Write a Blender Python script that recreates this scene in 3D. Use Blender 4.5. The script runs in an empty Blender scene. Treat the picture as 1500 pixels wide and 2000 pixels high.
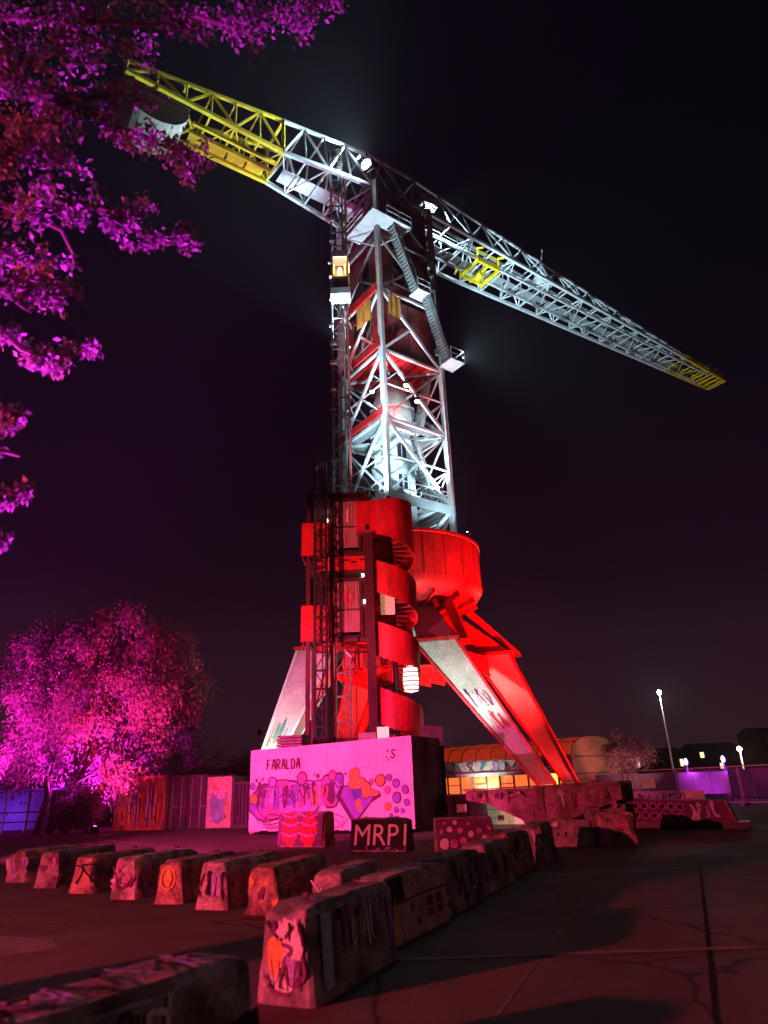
import bpy, bmesh, math, random
import numpy as np
from mathutils import Vector as V, Matrix as M4, noise as mnoise
random.seed(7)
rng = np.random.default_rng(11)
SC = bpy.context.scene
COL = SC.collection
R = math.radians

# ------------------------------------------------------------------ camera
CAM_H = 1.7
cd = bpy.data.cameras.new('camera')
cam = bpy.data.objects.new('camera', cd)
COL.objects.link(cam)
cd.sensor_fit = 'VERTICAL'
cd.sensor_height = 36.0
cd.lens = 24.0
cd.clip_start = 0.05
cd.clip_end = 2500
cd.dof.use_dof = True
cd.dof.focus_distance = 38.0
cd.dof.aperture_fstop = 1.1
pitch, roll = R(21.9), R(2.25)
cam.matrix_world = M4.Translation((0, 0, CAM_H)) @ M4.Rotation(R(90) + pitch, 4, 'X') @ M4.Rotation(-roll, 4, 'Z')
SC.camera = cam

# ------------------------------------------------------------------ night sky
w = bpy.data.worlds.new('World')
SC.world = w
w.use_nodes = True
nt = w.node_tree
nt.nodes.clear()
N_, L_ = nt.nodes.new, nt.links.new
wo = N_('ShaderNodeOutputWorld')
bg = N_('ShaderNodeBackground')
geo = N_('ShaderNodeTexCoord')
sep = N_('ShaderNodeSeparateXYZ')
rmp = N_('ShaderNodeValToRGB')
L_(geo.outputs['Generated'], sep.inputs[0])
L_(sep.outputs['Z'], rmp.inputs[0])
el = rmp.color_ramp.elements
el[0].position, el[0].color = 0.0, (0.036, 0.0125, 0.021, 1)
el[1].position, el[1].color = 1.0, (0.0004, 0.0005, 0.0014, 1)
for p, c in ((0.10, (0.024, 0.0078, 0.0155)), (0.28, (0.0075, 0.0022, 0.0076)), (0.5, (0.0024, 0.0012, 0.0046)), (0.72, (0.0008, 0.0009, 0.0028))):
    e = el.new(p)
    e.color = (*c, 1)
L_(rmp.outputs[0], bg.inputs[0])
bg.inputs[1].default_value = 1.0
L_(bg.outputs[0], wo.inputs[0])

SC.view_settings.view_transform = 'Standard'
SC.view_settings.look = 'None'
SC.view_settings.exposure = 0.0
SC.view_settings.gamma = 1.0
SC.cycles.use_denoising = True
SC.cycles.max_bounces = 6
SC.cycles.diffuse_bounces = 3
SC.cycles.transparent_max_bounces = 8
SC.cycles.sample_clamp_indirect = 4.0
SC.cycles.caustics_reflective = False
SC.cycles.caustics_refractive = False

# ------------------------------------------------------------------ materials
MATS = {}


def mat(name, c, c2=None, rough=0.6, metal=0.0, scale=2.0, bump=0.0, emis=None, estr=0.0, lo=0.35, hi=0.7, trans=0.0, stretch=(1, 1, 1), fine=0.0, spec=0.4, wear=0.0):
    """procedural surface: two colours mixed by world-space noise, fine grain and relief"""
    if name in MATS:
        return MATS[name]
    m = bpy.data.materials.new(name)
    m.use_nodes = True
    t = m.node_tree
    b = t.nodes['Principled BSDF']
    n, l = t.nodes.new, t.links.new
    b.inputs['Roughness'].default_value = rough
    b.inputs['Metallic'].default_value = metal
    b.inputs['Specular IOR Level'].default_value = spec
    g = n('ShaderNodeNewGeometry')
    mp = n('ShaderNodeMapping')
    mp.inputs['Scale'].default_value = stretch
    l(g.outputs['Position'], mp.inputs[0])
    nz = n('ShaderNodeTexNoise')
    nz.inputs['Scale'].default_value = scale
    nz.inputs['Detail'].default_value = 6
    nz.inputs['Roughness'].default_value = 0.65
    l(mp.outputs[0], nz.inputs['Vector'])
    rp = n('ShaderNodeValToRGB')
    rp.color_ramp.elements[0].position = lo
    rp.color_ramp.elements[1].position = hi
    c2 = c2 or tuple(v * 0.6 for v in c)
    rp.color_ramp.elements[0].color = (*c2, 1)
    rp.color_ramp.elements[1].color = (*c, 1)
    l(nz.outputs['Fac'], rp.inputs[0])
    src = rp.outputs[0]
    if fine:
        nf = n('ShaderNodeTexNoise')
        nf.inputs['Scale'].default_value = fine
        nf.inputs['Detail'].default_value = 3
        l(mp.outputs[0], nf.inputs['Vector'])
        mx = n('ShaderNodeMix')
        mx.data_type = 'RGBA'
        mx.blend_type = 'OVERLAY'
        mx.inputs[0].default_value = 0.7
        l(src, mx.inputs[6])
        l(nf.outputs['Fac'], mx.inputs[7])
        src = mx.outputs[2]
    l(src, b.inputs['Base Color'])
    if bump:
        bp = n('ShaderNodeBump')
        bp.inputs['Strength'].default_value = bump
        bp.inputs['Distance'].default_value = 0.03
        n2 = n('ShaderNodeTexNoise')
        n2.inputs['Scale'].default_value = max(scale * 6, fine or 0)
        n2.inputs['Detail'].default_value = 5
        l(g.outputs['Position'], n2.inputs['Vector'])
        l(n2.outputs['Fac'], bp.inputs['Height'])
        l(bp.outputs[0], b.inputs['Normal'])
    if emis:
        b.inputs['Emission Color'].default_value = (*emis, 1)
        b.inputs['Emission Strength'].default_value = estr
    if wear:
        nw_ = n('ShaderNodeTexNoise')
        nw_.inputs['Scale'].default_value = 7.0
        nw_.inputs['Detail'].default_value = 8
        nw_.inputs['Roughness'].default_value = 0.75
        l(g.outputs['Position'], nw_.inputs['Vector'])
        rw = n('ShaderNodeValToRGB')
        rw.color_ramp.elements[0].position = 0.30 + 0.16 * wear
        rw.color_ramp.elements[1].position = 0.44 + 0.16 * wear
        l(nw_.outputs['Fac'], rw.inputs[0])
        l(rw.outputs[0], b.inputs['Alpha'])
    if trans:
        o = t.nodes['Material Output']
        tr = n('ShaderNodeBsdfTranslucent')
        l(src, tr.inputs[0])
        ms = n('ShaderNodeMixShader')
        ms.inputs[0].default_value = trans
        l(b.outputs[0], ms.inputs[1])
        l(tr.outputs[0], ms.inputs[2])
        l(ms.outputs[0], o.inputs[0])
    MATS[name] = m
    return m


def glow(name, c, s):
    return mat(name, (0.8, 0.8, 0.8), emis=c, estr=s)


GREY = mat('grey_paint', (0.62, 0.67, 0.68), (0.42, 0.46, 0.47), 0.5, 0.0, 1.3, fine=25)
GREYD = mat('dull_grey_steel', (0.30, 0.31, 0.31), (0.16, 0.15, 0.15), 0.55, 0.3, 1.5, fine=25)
YEL = mat('yellow_paint', (0.78, 0.62, 0.03), (0.50, 0.38, 0.02), 0.45, 0, 1.2, fine=25)
RED = mat('red_paint_and_light', (0.60, 0.015, 0.02), (0.33, 0.014, 0.018), 0.5, 0, 1.1, fine=10, bump=0.08, stretch=(1.6, 1.6, 0.3), lo=0.38, hi=0.62)  # real red coat; on the crane leg sides it also carries red lamplight
DRED = mat('oxblood_cladding', (0.27, 0.06, 0.055), (0.15, 0.035, 0.035), 0.55, 0, 0.8, fine=12)
DARK = mat('black_steel', (0.045, 0.04, 0.045), (0.02, 0.02, 0.022), 0.45, 0.4, 2)
PALE = mat('pale_leg_paint', (0.50, 0.53, 0.48), (0.30, 0.31, 0.29), 0.6, 0, 0.7, fine=14, bump=0.08, lo=0.3)
CONC = mat('concrete', (0.30, 0.28, 0.26), (0.15, 0.13, 0.12), 0.85, 0, 2.2, bump=0.35, fine=30)
CWT = mat('counterweight_concrete', (0.42, 0.40, 0.35), (0.26, 0.24, 0.21), 0.85, 0, 0.8, bump=0.2, stretch=(1, 1, 6))
BROWN = mat('brown_plate', (0.085, 0.045, 0.025), (0.05, 0.028, 0.018), 0.7, 0.1, 0.8)
GLASS = mat('dark_glass', (0.03, 0.035, 0.045), (0.02, 0.02, 0.03), 0.12, 0.0, 1)
GRATE = mat('grating', (0.36, 0.39, 0.40), (0.18, 0.20, 0.21), 0.6, 0.2, 8)
DOOR = mat('worn_door', (0.45, 0.30, 0.27), (0.25, 0.14, 0.13), 0.6, 0, 1.6, stretch=(1, 1, 0.3), fine=20)
WHITE_PT = mat('white_paint', (0.72, 0.70, 0.70), (0.5, 0.48, 0.48), 0.6, 0, 5)
LED = glow('lamp_lens_white', (0.85, 0.95, 1.0), 120)
LEDR = glow('lamp_lens_red', (1.0, 0.03, 0.02), 25)
LEDM = glow('lamp_lens_magenta', (1.0, 0.05, 0.5), 25)
LEDP = glow('lamp_lens_violet', (0.35, 0.10, 1.0), 40)
WARM = glow('lamp_lens_warm', (1.0, 0.72, 0.38), 40)
BARK = mat('bark', (0.10, 0.075, 0.06), (0.05, 0.04, 0.032), 0.9, 0, 3, bump=0.4)
LEAF = mat('leaf_green', (0.34, 0.26, 0.30), (0.10, 0.08, 0.09), 0.5, 0, 1.5, trans=0.35)
LEAF2 = mat('leaf_autumn', (0.34, 0.20, 0.16), (0.14, 0.09, 0.08), 0.6, 0, 1.5, trans=0.35)

# ------------------------------------------------------------------ object helpers
WM = {}          # world matrices of thing roots


def tag(o, label, cat, group=None, kind=None):
    if label:
        o['label'] = label
    if cat:
        o['category'] = cat
    if group:
        o['group'] = group
    if kind:
        o['kind'] = kind
    return o


def thing(name, label, cat, loc, group=None):
    o = bpy.data.objects.new(name, None)
    COL.objects.link(o)
    o.empty_display_size = 0.3
    o.location = loc
    WM[o.name] = M4.Translation(loc)
    return tag(o, label, cat, group)


def link(o, parent=None, world=None):
    COL.objects.link(o)
    world = world or M4.Identity(4)
    if parent is not None:
        o.parent = parent
        o.matrix_parent_inverse = WM[parent.name].inverted()
    o.matrix_basis = world
    WM[o.name] = world
    return o


UNIT = {}


def unit_box(m):
    if m.name not in UNIT:
        me = bpy.data.meshes.new('beam_' + m.name)
        bm = bmesh.new()
        bmesh.ops.create_cube(bm, size=1)
        bm.to_mesh(me)
        bm.free()
        me.materials.append(m)
        UNIT[m.name] = me
    return UNIT[m.name]


def frame_mat(p0, p1, roll_=0.0):
    p0, p1 = V(p0), V(p1)
    z = (p1 - p0).normalized()
    ref = V((0, 0, 1)) if abs(z.z) < 0.95 else V((math.cos(roll_), math.sin(roll_), 0))
    x = ref.cross(z).normalized()
    y = z.cross(x)
    return M4((x, y, z)).transposed().to_4x4()


def beam(name, p0, p1, wd, m, parent, h=None, roll_=0.0):
    """one straight member as an object that shares a unit mesh"""
    p0, p1 = V(p0), V(p1)
    L = (p1 - p0).length
    o = bpy.data.objects.new(name, unit_box(m))
    W = M4.Translation((p0 + p1) / 2) @ frame_mat(p0, p1, roll_) @ M4.Diagonal((wd, h or wd, L, 1))
    return link(o, parent, W)


class MB:
    """collects shapes for one mesh object"""

    def __init__(s):
        s.v, s.f, s.mi, s.mats = [], [], [], []

    def m(s, mt):
        if mt not in s.mats:
            s.mats.append(mt)
        return s.mats.index(mt)

    def poly(s, pts, faces, mt):
        k = len(s.v)
        s.v += [tuple(p) for p in pts]
        i = s.m(mt)
        for f in faces:
            s.f.append([k + q for q in f])
            s.mi.append(i)
        return s

    def box(s, c, size, mt, rz=0.0, mtx=None):
        hx, hy, hz = (q / 2 for q in size)
        P = [V((x, y, z)) for z in (-hz, hz) for y in (-hy, hy) for x in (-hx, hx)]
        W = mtx or (M4.Translation(c) @ M4.Rotation(rz, 4, 'Z'))
        return s.poly([W @ p for p in P], [(0, 2, 3, 1), (4, 5, 7, 6), (0, 1, 5, 4), (2, 6, 7, 3), (0, 4, 6, 2), (1, 3, 7, 5)], mt)

    def bar(s, p0, p1, wd, mt, h=None, roll_=0.0):
        p0, p1 = V(p0), V(p1)
        W = M4.Translation((p0 + p1) / 2) @ frame_mat(p0, p1, roll_)
        return s.box(None, (wd, h or wd, (p1 - p0).length), mt, mtx=W)

    def hexa(s, lo, hi, mt, side_mats=None):
        """solid between two quads (4 points each, same winding)"""
        P = list(lo) + list(hi)
        s.poly(P, [(3, 2, 1, 0), (4, 5, 6, 7)], mt)
        for k in range(4):
            j = (k + 1) % 4
            s.poly([P[k], P[j], P[4 + j], P[4 + k]], [(0, 1, 2, 3)], (side_mats or [mt] * 4)[k])
        return s

    def tube(s, pts, rad, mt, n=6, cap=True):
        pts = [V(p) for p in pts]
        rads = rad if isinstance(rad, (list, tuple)) else [rad] * len(pts)
        P, F = [], []
        for i, p in enumerate(pts):
            a = pts[max(i - 1, 0)]
            b = pts[min(i + 1, len(pts) - 1)]
            W = frame_mat(a, b)
            for k in range(n):
                t = 2 * math.pi * k / n
                P.append(p + W @ V((math.cos(t) * rads[i], math.sin(t) * rads[i], 0)))
        for i in range(len(pts) - 1):
            for k in range(n):
                j = (k + 1) % n
                F.append((i * n + k, i * n + j, (i + 1) * n + j, (i + 1) * n + k))
        if cap:
            F.append(tuple(reversed(range(n))))
            F.append(tuple((len(pts) - 1) * n + k for k in range(n)))
        return s.poly(P, F, mt)

    def lathe(s, c, prof, mt, n=48, a0=0.0, a1=2 * math.pi):
        full = abs(a1 - a0 - 2 * math.pi) < 1e-6
        cnt = n if full else n + 1
        P = [(c[0] + r * math.cos(a0 + (a1 - a0) * k / n), c[1] + r * math.sin(a0 + (a1 - a0) * k / n), c[2] + z) for k in range(cnt) for r, z in prof]
        q = len(prof)
        F = []
        for k in range(n):
            k2 = (k + 1) % cnt
            for i in range(q - 1):
                F.append((k * q + i, k2 * q + i, k2 * q + i + 1, k * q + i + 1))
        return s.poly(P, F, mt)

    def extrude(s, outline, d, mt, back=True):
        """outline: list of 3D points (planar), d: extrusion vector"""
        n = len(outline)
        A = [V(p) for p in outline]
        B = [p + V(d) for p in A]
        s.poly(A + B, [tuple(reversed(range(n))), tuple(range(n, 2 * n))] + [(k, (k + 1) % n, n + (k + 1) % n, n + k) for k in range(n)], mt)
        return s

    def build(s, name, parent=None, smooth=False, kind=None):
        me = bpy.data.meshes.new(name)
        me.from_pydata(s.v, [], s.f)
        for mt in s.mats:
            me.materials.append(mt)
        me.polygons.foreach_set('material_index', s.mi)
        if smooth:
            me.polygons.foreach_set('use_smooth', [True] * len(me.polygons))
            me.set_sharp_from_angle(angle=R(40))
        me.update()
        o = bpy.data.objects.new(name, me)
        if kind:
            o['kind'] = kind
        return link(o, parent)


# flat paint: shapes on a plane o + u*x + v*y, lifted a few mm off the surface
class Paint:
    def __init__(s, o, u, v):
        s.o, s.u, s.v = V(o), V(u).normalized(), V(v).normalized()
        s.n = s.u.cross(s.v).normalized()
        s.b = MB()

    def p(s, x, y, lift):
        return s.o + s.u * x + s.v * y + s.n * lift

    def blob(s, cx, cy, rx, ry, mt, lift=0.004, n=28, wob=0.0, rot=0.0, seed=0, inner=0.0):
        rr = random.Random(seed)
        ph = [rr.uniform(0, 6.28) for _ in range(4)]
        ring = []
        for k in range(n):
            t = 2 * math.pi * k / n
            q = 1 + wob * (math.sin(2 * t + ph[0]) * 0.5 + math.sin(3 * t + ph[1]) * 0.35 + math.sin(5 * t + ph[2]) * 0.25)
            x, y = rx * q * math.cos(t), ry * q * math.sin(t)
            ring.append((x * math.cos(rot) - y * math.sin(rot), x * math.sin(rot) + y * math.cos(rot)))
        if inner:
            P = [s.p(cx + x, cy + y, lift) for x, y in ring] + [s.p(cx + x * inner, cy + y * inner, lift) for x, y in ring]
            s.b.poly(P, [(k, (k + 1) % n, n + (k + 1) % n, n + k) for k in range(n)], mt)
        else:
            s.b.poly([s.p(cx, cy, lift)] + [s.p(cx + x, cy + y, lift) for x, y in ring], [(0, 1 + k, 1 + (k + 1) % n) for k in range(n)], mt)

    def poly(s, pts, mt, lift=0.004):
        s.b.poly([s.p(x, y, lift) for x, y in pts], [tuple(range(len(pts)))], mt)

    def stroke(s, pts, wd, mt, lift=0.005, taper=True, sub=6):
        # Catmull-Rom ribbon
        Q = []
        n = len(pts)
        for i in range(n - 1):
            p0, p1, p2, p3 = pts[max(i - 1, 0)], pts[i], pts[i + 1], pts[min(i + 2, n - 1)]
            for k in range(sub):
                t = k / sub
                Q.append(tuple(0.5 * (2 * p1[a] + (p2[a] - p0[a]) * t + (2 * p0[a] - 5 * p1[a] + 4 * p2[a] - p3[a]) * t * t + (3 * p1[a] - p0[a] - 3 * p2[a] + p3[a]) * t ** 3) for a in (0, 1)))
        Q.append(pts[-1])
        P = []
        for i, q in enumerate(Q):
            a, b = Q[max(i - 1, 0)], Q[min(i + 1, len(Q) - 1)]
            d = V((b[0] - a[0], b[1] - a[1]))
            d = d.normalized() if d.length > 1e-6 else V((1, 0))
            ww = wd / 2 * (0.55 + 0.45 * math.sin(math.pi * i / (len(Q) - 1)) if taper else 1)
            P += [s.p(q[0] - d.y * ww, q[1] + d.x * ww, lift), s.p(q[0] + d.y * ww, q[1] - d.x * ww, lift)]
        s.b.poly(P, [(2 * i, 2 * i + 1, 2 * i + 3, 2 * i + 2) for i in range(len(Q) - 1)], mt)

    def scribble(s, x0, y0, x1, y1, k, wd, mts, seed, lift=0.004):
        """a row of hand-sprayed loops, like a tag"""
        rr = random.Random(seed)
        for i in range(k):
            cx = x0 + (x1 - x0) * (i + 0.5) / k
            hw, hh = (x1 - x0) / k * 0.62, (y1 - y0) / 2
            cy = (y0 + y1) / 2
            pts = [(min(max(cx + rr.uniform(-hw, hw), x0), x1), cy + hh * rr.choice((-1, 1)) * rr.uniform(0.35, 1.0) * (1 if j % 2 else 0.9)) for j in range(rr.randint(4, 6))]
            s.stroke(pts, wd * rr.uniform(0.7, 1.2), rr.choice(mts), lift + 0.0006 * i)

    def text(s, body, x, y, h, mt, lift=0.006, bold=0.0, shear=0.0, sx=1.0, spacing=1.0):
        c = bpy.data.curves.new('txt', 'FONT')
        c.body = body
        c.size = h / 0.72
        c.offset = bold
        c.shear = shear
        c.space_character = spacing
        c.resolution_u = 3
        o = bpy.data.objects.new('txt', c)
        COL.objects.link(o)
        dg = bpy.context.evaluated_depsgraph_get()
        me = bpy.data.meshes.new_from_object(o.evaluated_get(dg))
        P = [s.p(x + q.co.x * sx, y + q.co.y, lift) for q in me.vertices]
        F = [tuple(f.vertices) for f in me.polygons]
        s.b.poly(P, F, mt)
        wdt = max((q.co.x for q in me.vertices), default=0) * sx
        bpy.data.objects.remove(o)
        bpy.data.curves.remove(c)
        bpy.data.meshes.remove(me)
        return wdt

    def build(s, parent, name='graffiti_paint'):
        return s.b.build(name, parent, kind='stuff' if name == 'graffiti_paint' else None)


SPRAY = dict(
    white=(0.75, 0.72, 0.72), black=(0.02, 0.018, 0.022), violet=(0.26, 0.15, 0.72), lilac=(0.42, 0.28, 0.82), orange=(0.85, 0.42, 0.10),
    plum=(0.16, 0.05, 0.14), magenta=(0.52, 0.18, 0.48), blue=(0.12, 0.12, 0.5), teal=(0.10, 0.42, 0.42), green=(0.18, 0.42, 0.14), yellow=(0.8, 0.65, 0.1), sky=(0.30, 0.52, 0.62), red=(0.6, 0.03, 0.04), cream=(0.75, 0.70, 0.45), tan=(0.52, 0.34, 0.31))
PT = {k: mat('spray_' + k, c, tuple(v * 0.6 for v in c), 0.7, 0, 3, spec=0.2, wear=0.12, fine=30) for k, c in SPRAY.items()}
PW = {k: mat('wallspray_' + k, c, tuple(v * 0.72 for v in c), 0.7, 0, 2.5, spec=0.2) for k, c in SPRAY.items()}


def flood(name, label, loc, target, color, power, angle, lens, pole=None, size=0.35, blend=0.6, radius=0.15, group=None, bracket_z=None):
    """floodlight: housing, lens, bracket, optional pole down to the ground, and its own spot lamp"""
    loc, target = V(loc), V(target)
    d = (target - loc).normalized()
    base = V((loc.x, loc.y, pole if pole is not None else loc.z - size * 0.7))
    t = thing(name, label, 'floodlight', base, group)
    W = M4.Translation(loc) @ frame_mat(loc, target, 0.0)
    MB().box(None, (size, size * 0.75, size * 0.45), DARK, mtx=W @ M4.Translation((0, 0, -size * 0.25))).build('housing', t)
    dm = MB()
    nr_, P_, F_ = 16, [], []
    prf = [(0.40, -0.02), (0.40, 0.03), (0.34, 0.10), (0.2, 0.15), (0.0, 0.165)]
    for r_, z_ in prf:
        for k in range(nr_):
            a_ = 2 * math.pi * k / nr_
            P_.append(W @ V((r_ * size * math.cos(a_), r_ * size * 0.8 * math.sin(a_), z_ * size)))
    for i in range(len(prf) - 1):
        for k in range(nr_):
            F_.append((i * nr_ + k, i * nr_ + (k + 1) % nr_, (i + 1) * nr_ + (k + 1) % nr_, (i + 1) * nr_ + k))
    dm.poly(P_, F_, lens)
    dm.build('lens', t)
    b = MB()
    x = W.to_3x3() @ V((1, 0, 0))
    for sgn in (-1, 1):
        b.bar(loc + x * sgn * size * 0.55 - d * size * 0.25, V((loc.x, loc.y, loc.z - size * 0.62)) + x * sgn * size * 0.55 - d * size * 0.25, 0.03, DARK)
    b.bar(V((loc.x, loc.y, loc.z - size * 0.62)) - x * size * 0.57 - d * size * 0.25, V((loc.x, loc.y, loc.z - size * 0.62)) + x * size * 0.57 - d * size * 0.25, 0.03, DARK)
    b.build('bracket', t)
    if pole is not None:
        MB().tube([V((loc.x, loc.y, pole)) - V((d.x, d.y, 0)) * size * 0.25, V((loc.x, loc.y, loc.z - size * 0.6)) - V((d.x, d.y, 0)) * size * 0.25], 0.05, GREYD, 8).build('pole', t)
    ld = bpy.data.lights.new(name + '_lamp', 'SPOT')
    ld.energy = power
    ld.color = color
    ld.spot_size = R(angle)
    ld.spot_blend = blend
    ld.shadow_soft_size = radius
    lo = bpy.data.objects.new('lamp', ld)
    wl = M4.Translation(loc + d * (0.05 + size * 0.2)) @ d.to_track_quat('-Z', 'Y').to_matrix().to_4x4()
    link(lo, t, wl)
    return t


def bulb(parent, loc, color, power, radius=0.12):
    ld = bpy.data.lights.new('bulb', 'POINT')
    ld.energy = power
    ld.color = color
    ld.shadow_soft_size = radius
    return link(bpy.data.objects.new('lamp', ld), parent, M4.Translation(loc))


# ================================================================== GROUND
asph = mat('asphalt', (0.125, 0.095, 0.085), (0.06, 0.047, 0.043), 0.72, 0, 0.35, bump=0.5, fine=45, lo=0.3, hi=0.75, spec=0.15)
_t = asph.node_tree
_g = [q for q in _t.nodes if q.type == 'NEW_GEOMETRY'][0]
_b = _t.nodes['Principled BSDF']
_src = _b.inputs['Base Color'].links[0].from_socket
_v = _t.nodes.new('ShaderNodeTexVoronoi')
_v.feature = 'DISTANCE_TO_EDGE'
_v.inputs['Scale'].default_value = 0.42
_w = _t.nodes.new('ShaderNodeTexNoise')
_w.inputs['Scale'].default_value = 1.6
_w.inputs['Detail'].default_value = 5
_m = _t.nodes.new('ShaderNodeMix')
_m.data_type = 'VECTOR'
_m.inputs[0].default_value = 0.22
_t.links.new(_g.outputs['Position'], _w.inputs['Vector'])
_t.links.new(_g.outputs['Position'], _m.inputs[4])
_t.links.new(_w.outputs['Color'], _m.inputs[5])
_t.links.new(_m.outputs[1], _v.inputs['Vector'])
_r = _t.nodes.new('ShaderNodeValToRGB')
_r.color_ramp.elements[0].position = 0.002
_r.color_ramp.elements[0].color = (0.25, 0.25, 0.25, 1)
_r.color_ramp.elements[1].position = 0.012
_t.links.new(_v.outputs['Distance'], _r.inputs[0])
_x = _t.nodes.new('ShaderNodeMix')
_x.data_type = 'RGBA'
_x.blend_type = 'MULTIPLY'
_x.inputs[0].default_value = 1.0
_t.links.new(_src, _x.inputs[6])
_t.links.new(_r.outputs[0], _x.inputs[7])
_t.links.new(_x.outputs[2], _b.inputs['Base Color'])
_p = _t.nodes.new('ShaderNodeTexNoise')
_p.inputs['Scale'].default_value = 0.3
_p.inputs['Detail'].default_value = 4
_t.links.new(_g.outputs['Position'], _p.inputs['Vector'])
_q = _t.nodes.new('ShaderNodeMapRange')
_q.inputs[1].default_value = 0.4
_q.inputs[2].default_value = 0.66
_q.inputs[3].default_value = 0.85
_q.inputs[4].default_value = 0.68
_t.links.new(_p.outputs['Fac'], _q.inputs[0])
_t.links.new(_q.outputs[0], _b.inputs['Roughness'])
g = MB().poly([(-900, -300, 0), (900, -300, 0), (900, 1300, 0), (-900, 1300, 0)], [(0, 1, 2, 3)], asph).build('ground')
g['kind'] = 'structure'
tar = mat('tar_seal', (0.02, 0.018, 0.018), rough=0.95, scale=6, spec=0.05)
pale_line = mat('worn_line', (0.17, 0.13, 0.115), (0.08, 0.065, 0.06), 0.8, 0, 1.5, lo=0.4, hi=0.62)


def strip(name, pts, wd, mt, z, jag=0.03, step=0.35):
    P = []
    out = []
    for (a, b) in zip(pts[:-1], pts[1:]):
        n = max(2, int((V(b) - V(a)).length / step))
        out += [V(a).lerp(V(b), k / n) for k in range(n)]
    out.append(V(pts[-1]))
    for i, p in enumerate(out):
        a, b = out[max(i - 1, 0)], out[min(i + 1, len(out) - 1)]
        d = (b - a).normalized()
        q = V((-d.y, d.x))
        w1, w2 = wd / 2 * random.uniform(1 - jag * 10, 1 + jag * 10), wd / 2 * random.uniform(1 - jag * 10, 1 + jag * 10)
        P += [(p.x + q.x * w1, p.y + q.y * w1, z), (p.x - q.x * w2, p.y - q.y * w2, z)]
    return MB().poly(P, [(2 * i, 2 * i + 1, 2 * i + 3, 2 * i + 2) for i in range(len(out) - 1)], mt).build(name, g)


strip('pavement_joint', [(3.6, 14.0), (2.41, 10.88), (0.66, 6.26), (-1.2, 1.4)], 0.022, pale_line, 0.004)
strip('tar_strip', [(5.6, 14.3), (5.21, 13.34), (2.29, 6.07), (0.7, 2.2)], 0.05, tar, 0.004)
strip('worn_line', [(2.6, 14.7), (7.31, 15.22), (16, 16.2)], 0.22, pale_line, 0.008)
strip('worn_line', [(-0.6, 8.45), (3.83, 8.36), (9, 8.3)], 0.12, pale_line, 0.008)
strip('worn_line', [(-25.2, 47.5), (-9.07, 28.1), (-2.76, 18.94), (0.6, 16.4)], 0.2, pale_line, 0.004)
conc_patch = mat('pale_patch', (0.16, 0.14, 0.13), (0.09, 0.08, 0.075), 0.8, 0, 1.2, fine=30)
MB().poly([(-5.9, 10.9, 0.004), (-5.0, 9.2, 0.004), (-4.2, 9.75, 0.004), (-4.6, 10.35, 0.004)], [(0, 1, 2, 3)], conc_patch).build('concrete_patch', g)
b = MB()
for k in range(700):   # litter, leaves and stones scattered on the tarmac
    x, y = random.uniform(-9, 11), random.uniform(4.5, 30)
    s = random.uniform(0.008, 0.026)
    b.box((x, y, s * 0.15), (s, s * random.uniform(0.5, 1.5), s * 0.3), random.choice((BROWN, BROWN, conc_patch)), rz=random.uniform(0, 3))
tag(b.build('litter'), 'small stones and litter scattered over the tarmac', 'litter', kind='stuff')

# ================================================================== CRANE
A = V((0.89, 43.99, 0))


def cr(lat, fw):     # corner helper in the tower's plan
    return V((A.x + lat, A.y + fw, 0))


TN, TR, TL, TB = V((0.32, 40.23, 0)), V((4.65, 43.42, 0)), V((-2.87, 44.56, 0)), V((1.46, 47.75, 0))
crane = thing('tower_crane', 'tall lit tower crane with yellow-ended lattice jib, red ring and four splayed legs', 'crane', A)


def up(p, z):
    return V((p.x, p.y, z))


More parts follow.
